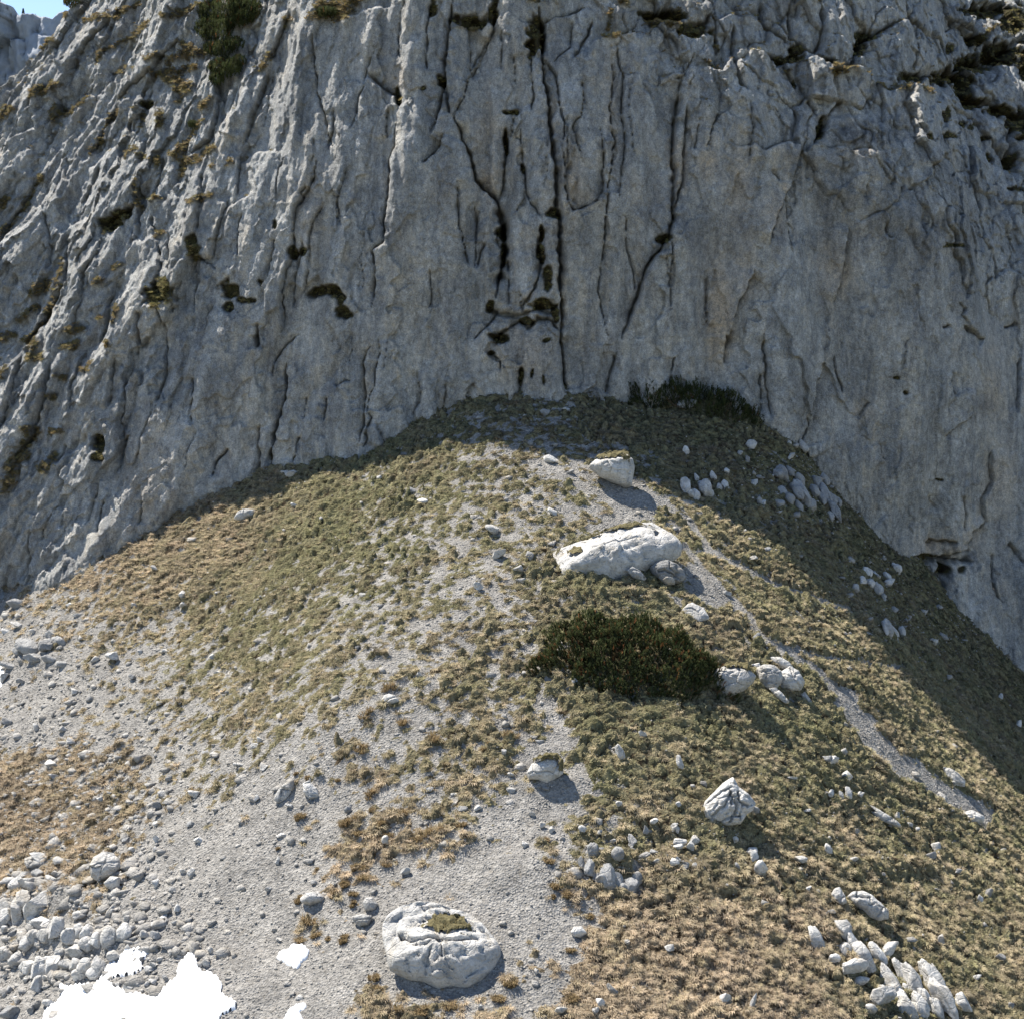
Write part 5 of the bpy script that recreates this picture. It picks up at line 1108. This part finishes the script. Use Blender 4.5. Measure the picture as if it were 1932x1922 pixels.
# ------------------------------------------------------------------ stuff drawn by instancing templates kept in the same mesh
def scatter(name, temps, pts, rot, scale, idx, tint, tone, mat, smooth=False):
    """temps: list of (V, F tris); each becomes an instance template, split off inside the modifier"""
    Vs, Fs, gid = [], [], []; off = 0
    for i, (v, f) in enumerate(temps):
        Vs.append(v); Fs.append(f + off); gid += [i] * len(v); off += len(v)
    nT = off; Vs.append(pts)
    V = np.concatenate(Vs); F = np.concatenate(Fs); n = len(pts)
    ext = lambda a, d=0.0: np.concatenate([np.full(nT, d), a])
    o = mk(name, V, F, mat, smooth=smooth, attrs={
        'gid': (np.concatenate([np.array(gid), np.full(n, -1)]), 'POINT', 'INT'),
        'pick': (ext(idx), 'POINT', 'INT'), 'rot': (np.concatenate([np.zeros((nT, 3)), rot]), 'POINT', 'FLOAT_VECTOR'),
        'scl': (np.concatenate([np.ones((nT, 3)), scale]), 'POINT', 'FLOAT_VECTOR'),
        'tint': (ext(tint), 'POINT', 'FLOAT'), 'tone': (ext(tone), 'POINT', 'FLOAT')})
    ng = bpy.data.node_groups.new(name + '_scatter', 'GeometryNodeTree')
    ng.interface.new_socket('Geometry', in_out='INPUT', socket_type='NodeSocketGeometry'); ng.interface.new_socket('Geometry', in_out='OUTPUT', socket_type='NodeSocketGeometry')
    N = ng.nodes; L = ng.links
    gi = N.new('NodeGroupInput'); go = N.new('NodeGroupOutput')
    def at(nm, dt):
        a = N.new('GeometryNodeInputNamedAttribute'); a.data_type = dt; a.inputs['Name'].default_value = nm; return a.outputs['Attribute']
    cmp_ = N.new('FunctionNodeCompare'); cmp_.data_type = 'INT'; cmp_.operation = 'LESS_THAN'; L.new(at('gid', 'INT'), cmp_.inputs[2]); cmp_.inputs[3].default_value = 0
    sep = N.new('GeometryNodeSeparateGeometry'); sep.domain = 'POINT'; L.new(gi.outputs[0], sep.inputs[0]); L.new(cmp_.outputs[0], sep.inputs['Selection'])
    sp = N.new('GeometryNodeSplitToInstances'); sp.domain = 'POINT'; L.new(sep.outputs['Inverted'], sp.inputs[0]); L.new(at('gid', 'INT'), sp.inputs['Group ID'])
    ip = N.new('GeometryNodeInstanceOnPoints'); L.new(sep.outputs['Selection'], ip.inputs['Points']); L.new(sp.outputs['Instances'], ip.inputs['Instance'])
    ip.inputs['Pick Instance'].default_value = True; L.new(at('pick', 'INT'), ip.inputs['Instance Index'])
    er = N.new('FunctionNodeEulerToRotation'); L.new(at('rot', 'FLOAT_VECTOR'), er.inputs[0]); L.new(er.outputs[0], ip.inputs['Rotation']); L.new(at('scl', 'FLOAT_VECTOR'), ip.inputs['Scale'])
    L.new(ip.outputs[0], go.inputs[0])
    md = o.modifiers.new('scatter', 'NODES'); md.node_group = ng
    tag(o, kind='stuff')
    return o

def tussock(seed, nb, r, h, spread, width, droop):
    """a tuft of curved blades: two quads narrowing to a tip, as triangles"""
    g = np.random.default_rng(seed); V = []; F = []
    for i in range(nb):
        a = g.uniform(0, 2 * np.pi); q = math.sqrt(g.uniform()); bx, by = r * q * math.cos(a), r * q * math.sin(a)
        a2 = a + g.normal() * .5; L_ = h * g.uniform(.7, 1.3); out = spread * (q * .8 + .25) * g.uniform(.6, 1.3)
        dx, dy = math.cos(a2), math.sin(a2); sx, sy = -dy * width / 2, dx * width / 2
        p0 = np.array([bx, by, -.02]); p1 = p0 + np.array([dx * out * .4, dy * out * .4 - droop * .2, L_ * .75]); p2 = p0 + np.array([dx * out, dy * out - droop, L_ * g.uniform(.55, 1.0)])
        k = len(V); s_ = np.array([sx, sy, 0])
        V += [p0 - s_, p0 + s_, p1 - s_ * .8, p1 + s_ * .8, p2]; F += [(k, k + 1, k + 3), (k, k + 3, k + 2), (k + 2, k + 3, k + 4)]
    return np.array(V), np.array(F)

def world_samples(n, seed):
    g = np.random.default_rng(seed)
    # even over the ground inside the widened field of view
    y = np.sqrt(g.uniform(42 ** 2, 92 ** 2, n)); x = g.uniform(-.44, .44, n) * y
    return x, y, g
# grass and low cushions over the whole slope
x, y, g = world_samples(150000, 11)
veg, br, rel, z0, px, py, soil = ground_fields(x, y)
k = (veg > .55) & (soil < .35) & (g.uniform(size=len(x)) < .80)
ycl = cliff_y(x[k], (z0 + rel)[k]); kk = np.where(k)[0][y[k] < ycl + .1]; x, y, veg, br, rel, z0 = (a[kk] for a in (x, y, veg, br, rel, z0))
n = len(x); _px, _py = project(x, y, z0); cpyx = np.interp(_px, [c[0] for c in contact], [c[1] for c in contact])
wall_shade = sstep(230, 60, _py - cpyx) * sstep(650, 1000, _px)          # shade painted into the grass tone under the right half of the wall
brk = np.clip(br + g.normal(size=n) * .16, 0, 1)
temps = [tussock(s, 30, .12, .045, .09, .022, .03) for s in (1, 2)] + [tussock(s, 34, .10, .09, .16, .020, .09) for s in (3, 4)]
pick = np.where(brk > .52, 2, 0) + g.integers(0, 2, n)
sc = g.uniform(.65, 1.25, n) * np.where(brk > .52, 1.05, 1.0)
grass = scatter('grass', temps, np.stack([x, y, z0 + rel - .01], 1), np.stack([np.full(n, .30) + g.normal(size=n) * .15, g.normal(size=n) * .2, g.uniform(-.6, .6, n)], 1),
                np.stack([sc, sc, sc * g.uniform(.7, 1.2, n)], 1), pick, np.clip(brk * 1.15 - .12, 0, 1), np.clip(g.uniform(size=n) * .75 + .25 + .6 * fbm2(x / 2.6, y / 2.0, 36, 3) - .70 * wall_shade - .35 * np.exp(-((_px - 100) / 240) ** 2 - ((_py - 1540) / 110) ** 2), 0, 1), M['grass'])
print('grass', n)

# gravel and small stones
def stone_t(seed, n=1):
    V, F = ico(n); V = rock_verts(V, seed, 8, .06, .3, .65); a = seed * 1.1; c, q = math.cos(a), math.sin(a)
    return np.stack([V[:, 0] * c - V[:, 1] * q, V[:, 0] * q + V[:, 1] * c, V[:, 2] * .62], 1) * np.array([1, .85, 1]), F
x, y, g = world_samples(150000, 12)
veg, br, rel, z0, px, py, soil = ground_fields(x, y)
inv = 1 - veg
rub = .40 * np.exp(-((px - 1500) / 120) ** 2 - ((py - 930) / 90) ** 2) + .30 * np.exp(-((px - 1640) / 110) ** 2 - ((py - 1120) / 80) ** 2) + .25 * np.exp(-((px - 1760) / 120) ** 2 - ((py - 1200) / 60) ** 2) + .22 * np.exp(-((px - 1230) / 170) ** 2 - ((py - 1610) / 70) ** 2) + .12 * np.exp(-((px - 1650) / 260) ** 2 - ((py - 1580) / 160) ** 2) + np.exp(-((px - 100) / 210) ** 2 - ((py - 1750) / 150) ** 2) + .5 * np.exp(-((px - 310) / 110) ** 2 - ((py - 1790) / 90) ** 2) + .42 * np.exp(-((px - 190) / 240) ** 2 - ((py - 1500) / 140) ** 2) + .22 * np.exp(-((px - 150) / 300) ** 2 - ((py - 1300) / 200) ** 2)
pr = inv * .55 + rub * .9 + .03
k = (g.uniform(size=len(x)) < pr); x, y, veg, rel, z0, rub, px, py = (a[k] for a in (x, y, veg, rel, z0, rub, px, py)); n = len(x)
sz = .026 + .035 * g.uniform(size=n) ** 3 + (g.uniform(size=n) < .024 + .045 * (px < 1080) * (veg > .02) + .02 * (px < 700) + .28 * rub) * g.exponential(.045, n) * (1 + 1.2 * rub) + (g.uniform(size=n) < .012) * g.exponential(.07, n)
sz = np.minimum(sz, .34)
scatter('scree', [stone_t(s) for s in range(1, 11)], np.stack([x, y, z0 + rel + sz * .15], 1), g.uniform(-.4, .4, (n, 3)) + np.array([.45, 0, 0]),
        np.stack([sz, sz * g.uniform(.7, 1.2, n), sz * g.uniform(.6, 1.1, n)], 1) * 1.25, g.integers(0, 10, n), np.zeros(n), g.uniform(size=n), M['gravel'])
print('scree', n)

# cushions of grass on the ledges of the wall
g = np.random.default_rng(13)
cv = cliffV; wgt = np.maximum(cliff_lg, 0) ** 1.0 * 1.0 + cliff_hol * .25
steep = np.gradient(cliffV[:, 1].reshape(cshape), axis=0).ravel() / (np.abs(np.gradient(cliffV[:, 2].reshape(cshape), axis=0).ravel()) + 1e-6)
wgt = wgt + .10 * (steep > 2.0) * sstep(420, 60, cpy) * sstep(700, 300, cpx) + .12 * (steep > 2.2) * (cpx > 1150) * sstep(330, 60, cpy)
k = np.where(g.uniform(size=len(wgt)) < wgt * .30)[0]; k = k[(cpy[k] > -90)]
n = len(k); sc = g.uniform(.5, 1.15, n)
scatter('ledge_grass', [tussock(s, 34, .12, .10, .13, .024, .06) for s in (5, 6, 7)], cv[k] + np.stack([g.normal(size=n) * .03, np.full(n, -.05), g.normal(size=n) * .03], 1), np.stack([np.full(n, .5) + g.normal(size=n) * .2, g.normal(size=n) * .2, g.uniform(-.6, .6, n)], 1),
        np.stack([sc, sc, sc], 1), g.integers(0, 3, n), np.clip(g.normal(size=n) * .25 + .55 - .5 * (cliff_hol[k] > .3), 0, 1), g.uniform(size=n), M['cushion'])
print('ledge', n)

# ------------------------------------------------------------------ shrubs
def shrub(name, label, cat, cloud, axis, shoot=.26, dry=.06, group=None, sub='shoots', stems=()):
    """cloud: tips of the shoots (world), axis: their directions. Every shoot is a brush of needles."""
    g = np.random.default_rng(len(cloud)); base = np.array([cloud[:, 0].mean(), cloud[:, 1].mean(), cloud[:, 2].min()])
    nb = 17; n = len(cloud)
    ln = shoot * g.uniform(.7, 1.3, n)
    t = g.uniform(0, 1, (n, nb)); a = g.uniform(0, 2 * np.pi, (n, nb))
    ax = axis / np.linalg.norm(axis, axis=1)[:, None]
    ref = np.array([0, 1.0, 0]); u = np.cross(ax, ref); u /= np.linalg.norm(u, axis=1)[:, None]; v = np.cross(ax, u)
    rad = u[:, None] * np.cos(a)[..., None] + v[:, None] * np.sin(a)[..., None]
    p0 = cloud[:, None] - ax[:, None] * (t * ln[:, None])[..., None]
    nl = .105 * (.8 + .5 * g.uniform(size=(n, nb)))
    p1 = p0 + (rad * .62 + ax[:, None] * .78) * nl[..., None]
    tang = np.cross(rad, ax[:, None]) * .017
    V = np.stack([p0 - tang, p0 + tang, p1], 2).reshape(-1, 3); F = np.arange(len(V)).reshape(-1, 3)
    dryv = np.repeat(np.where(g.uniform(size=n) < dry, g.uniform(.5, 1, n), g.uniform(0, .12, n)), nb * 3); tone = np.repeat(np.clip(g.normal(size=n) * .2 + .5 + .6 * perlin3(cloud / .7, 5), 0, 1), nb * 3)
    e = empty(name, base); tag(e, label, cat, group)
    mk('foliage', V - base, F, M['shoot'], e, smooth=False, attrs={'tint': (dryv, 'POINT', 'FLOAT'), 'tone': (tone, 'POINT', 'FLOAT')})
    for pts, r0 in stems:
        pts = np.array(pts) - base; ring = 6; VV = []; 
        for i, p in enumerate(pts):
            r = r0 * (1 - .75 * i / (len(pts) - 1))
            VV += [p + np.array([r * math.cos(q), r * math.sin(q), 0]) for q in np.linspace(0, 2 * np.pi, ring, endpoint=False)]
        idx = np.arange(len(VV)).reshape(-1, ring); Fq = [(idx[i, j], idx[i, (j + 1) % ring], idx[i + 1, (j + 1) % ring], idx[i + 1, j]) for i in range(len(pts) - 1) for j in range(ring)]
        mk('stem', VV, Fq, M['bark'], e)
    return e

def ground_shrub(label, foot, h, n, seed, name='pine_shrub', cat='shrub', dry=.06, lumps=.35, shoot=.26, spx=None):
    """foot: (px, py of the footprint centre on the ground, half width m, half depth m)"""
    g = np.random.default_rng(seed); cx, cy, _ = ground_hit(foot[0], foot[1]); rx, ry = foot[2], foot[3]
    q = np.sqrt(g.uniform(0, 1, n)); a = g.uniform(0, 2 * np.pi, n)
    er = 1 + .30 * perlin2(np.cos(a) * 2.2 + seed, np.sin(a) * 2.2, 68)
    ux, uy = q * np.cos(a) * er, q * np.sin(a) * er
    X = cx + ux * rx; Y = cy + uy * ry; Z = gz(X, Y)
    dome = np.clip(1 - (q ** 2.6), 0.02, 1) ** .6
    top = h * dome * (1 + lumps * perlin2(X / 1.0, Y / 1.0, 69) + .18 * perlin2(X / .4, Y / .4, 77))
    lvl = np.where(g.uniform(size=n) < .62, g.uniform(.84, 1.06, n), g.uniform(.12, .9, n) )
    gap = perlin2(X / .75, Y / .75, 79) > -.33; X, Y, Z, top, lvl, ux, uy = (v[gap] for v in (X, Y, Z, top, lvl, ux, uy)); n = len(X)
    P = np.stack([X, Y, Z + top * lvl + .10], 1)
    ax = np.stack([ux * .55 + g.normal(size=n) * .2, uy * .55 - .10 + g.normal(size=n) * .2, np.full(n, 1.0)], 1)
    st = []
    for i in range(16):
        aa = g.uniform(0, 2 * np.pi); rr = g.uniform(.45, .95)
        p0 = np.array([cx + .2 * rx * math.cos(aa), cy + .2 * ry * math.sin(aa), 0]); p1 = np.array([cx + rr * rx * math.cos(aa), cy + rr * ry * math.sin(aa), 0])
        pm = (p0 + p1) / 2; zz = gz(np.array([p0[0], pm[0], p1[0]]), np.array([p0[1], pm[1], p1[1]]))
        st.append(([(p0[0], p0[1], zz[0] - .1), (pm[0], pm[1], zz[1] + .18 * h), (p1[0], p1[1], zz[2] + .45 * h * (1 - rr ** 2.6) + .15)], .06))
    return shrub(name, label, cat, P, ax, shoot, dry, stems=st)
ground_shrub('large dark green mountain pine shrub with rusty shoots in the middle of the slope', (1186, 1256, 4.35, 2.05), 1.35, 7000, 21, dry=.10, lumps=.5, shoot=.19)
ground_shrub('low dark shrub in shade along the cliff foot right of the slope peak', (1312, 778, 4.2, .8), 1.35, 2000, 22, dry=.02)
ground_shrub('small dark bush at the left end of the shaded shrub below the cliff', (1226, 772, .8, .6), 1.2, 260, 24, dry=.02)

def wall_shrub(label, frame, ells, n, seed, lean_r=0):
    g = np.random.default_rng(seed); P = []; A = []; W = sum(e[2] * e[3] for e in ells)
    for (ex, ey, rx, ry) in ells:
        m_ = int(n * rx * ry / W); ox, oy, k = FR[frame]
        q = np.sqrt(g.uniform(0, 1, m_)); a = g.uniform(0, 2 * np.pi, m_)
        ux, uy = q * np.cos(a), q * np.sin(a)
        X = ox + k * (ex + ux * rx); Y = oy + k * (ey + uy * ry)
        ax_, bz = ray(X, Y)
        # meet the wall: iterate on distance
        yy = np.full(m_, 92.0)
        for _ in range(6): yy = .5 * yy + .5 * bil(ax_ * yy, bz * yy)
        d = cliff_y(ax_ * yy, bz * yy)
        yy = np.minimum(yy, d)
        out = (.35 + .75 * np.clip(1 - q ** 2, 0, 1)) * g.uniform(.5, 1.1, m_) * (1 + .4 * perlin2(X / 12, Y / 12, 78))
        P.append(np.stack([ax_ * yy, yy - out, bz * yy], 1)); A.append(np.stack([ux * .3 + g.normal(size=m_) * .25, -.35 + g.normal(size=m_) * .2, np.full(m_, 1.0)], 1))
    return shrub('pine_shrub', label, 'shrub', np.concatenate(P), np.concatenate(A), .26, .03)
wall_shrub('largest green pine shrub growing high on the left part of the wall', 1, [(1250,60,170,90),(1180,150,110,70),(1350,40,90,80)], 2600, 31)
wall_shrub('middle pine shrub below the largest one high on the left wall', 1, [(1210,260,95,40),(1290,235,60,35)], 700, 32)
wall_shrub('lowest round pine shrub of the three high on the left wall', 1, [(1240,365,95,55),(1195,430,45,30),(1320,330,40,30)], 900, 33)
wall_shrub('dark bush cut by the top edge near the left skyline', 1, [(400,8,45,24)], 260, 34)
wall_shrub('small green bush on a ledge below the three shrubs on the left wall', 1, [(1065,680,26,16)], 90, 35)
wall_shrub('flat green bush at the top edge right of the three wall shrubs', 1, [(1800,66,60,24)], 260, 36)

# isolated dry tufts standing in the gravel
TU = {7:[(1645,805,60,60),(1625,590,30,30),(1690,600,40,30),(1635,1265,44,60),(1690,1370,110,60),(1640,1460,80,40),(1830,1250,50,44),(1885,1475,50,50),(1900,870,60,70),(1740,1095,30,20),(1525,990,30,30),(1730,1450,60,40),(1800,1470,34,30),(1890,1185,60,50),(240,660,40,40),(390,950,60,50),(370,1210,60,50),(455,1220,40,36),(1060,655,60,26),(1855,600,30,30)],
      8:[(45,1180,60,50),(165,1140,80,60),(110,1235,50,50),(95,1290,40,50),(40,1480,50,60),(60,870,90,70),(130,920,60,50),(240,880,60,60),(290,920,70,50),(480,920,110,80),(590,920,60,60),(690,880,60,50),(370,800,80,80),(200,790,50,50),(275,110,70,60),(550,385,90,70),(360,280,80,50),(160,260,80,50),(140,430,80,60),(190,680,70,50),(950,370,80,60),(820,450,50,40),
      (1205,1220,60,60),(1285,1265,80,60),(1195,1280,30,30),(1390,1355,50,40),(1170,1090,60,50),(220,1700,60,70),(150,1080,80,40),(270,1060,70,40),(1320,1800,90,80),(610,530,50,50),(100,1100,50,40),(1150,970,50,36),(1290,1545,60,40),(960,1720,80,90),(900,1790,90,60),(640,1850,90,60),(350,1880,90,60),(480,1900,80,50),(230,1770,60,60)]}
tl = []
for f, L in TU.items():
    for a in L:
        p = fp(f, [a[:2]])[0]; tl.append((p[0], p[1], a[2] * FR[f][2], a[3] * FR[f][2]))
tlab = rel_labels([(a[0], a[1]) for a in tl], 'tuft')
for i, (px, py, wp, hp) in enumerate(tl):
    g = np.random.default_rng(500 + i); x, y, z = ground_hit(px, py + hp * .3); s = mpp(y); r = wp * s / 2; h = hp * s * .62
    nb = 70; V = []; F = []
    off = 0
    for j in range(5):
        dx, dy = g.normal() * r * .4, g.normal() * r * .3
        v, ff = tussock(700 + i * 7 + j, 46, r * .42, h * .8, r * .75, .022, .22 * h)
        zz = float(gz(x + dx, y + dy)[0]) - z
        V.append(v + np.array([dx, dy, zz])); F.append(ff + off); off += len(v)
    V = np.concatenate(V); F = np.concatenate(F)
    o = mk('grass_tuft', V, F, M['tuft'] if 'tuft' in M else M.setdefault('tuft', mat_leafy('dry_tuft', (.075, .078, .028), (.20, .19, .075), (.40, .29, .17), inst=False)), smooth=False,
           attrs={'tint': (np.repeat(g.uniform(.55, 1, len(V) // 5), 5), 'POINT', 'FLOAT'), 'tone': (np.repeat(g.uniform(0, 1, len(V) // 5), 5), 'POINT', 'FLOAT')})
    o.location = (x, y, z)
    tag(o, f'{"wide" if wp > hp * 1.4 else "rounded"} dry tuft, {tlab[i]}', 'grass tuft', 'dry grass tufts in the gravel')

# small trees on the far rim
for i, (tpx, hpx, lab) in enumerate([(50, 18, 'tallest small conifer on the far rim against the sky'), (76, 5, 'tiny conifer right of the tallest one on the far rim'), (18, 6, 'small conifer on the far rim near the left edge'), (122, 5, 'tiny bush-like conifer on the right end of the far rim')]):
    pxs = W0 / 2 + far_x / (330 * .985) / TX * W0 / 2; j = int(np.argmin(np.abs(pxs - tpx)))
    b = far_rim[j] + np.array([0, 2.0, -.3]); h = hpx * mpp(330); e = empty('conifer', b); tag(e, lab, 'tree')
    g = np.random.default_rng(900 + i); nn = 520; t = g.uniform(.08, 1, nn); a = g.uniform(0, 6.28, nn); rr = (1 - t) * h * .30 * g.uniform(.4, 1, nn)
    c = np.stack([rr * np.cos(a), rr * np.sin(a), t * h], 1); sz = h * .07
    V = np.stack([c, c + np.stack([np.cos(a), np.sin(a), -.5 + 0 * a], 1) * sz * 1.5, c + np.stack([-np.sin(a), np.cos(a), .2 + 0 * a], 1) * sz], 1).reshape(-1, 3)
    mk('crown', V, np.arange(len(V)).reshape(-1, 3), M['shoot'], e, smooth=False, attrs={'tint': (np.zeros(len(V)), 'POINT', 'FLOAT'), 'tone': (np.full(len(V), .4), 'POINT', 'FLOAT')})
    ring = np.linspace(0, 6.28, 7)[:-1]; tv = [(h * .03 * math.cos(q), h * .03 * math.sin(q), 0) for q in ring] + [(h * .006 * math.cos(q), h * .006 * math.sin(q), h * .9) for q in ring]
    mk('trunk', tv, [(k_, (k_ + 1) % 6, 6 + (k_ + 1) % 6, 6 + k_) for k_ in range(6)], M['bark'], e)
print('tris', sum(len(m.polygons) * 2 for m in bpy.data.meshes))
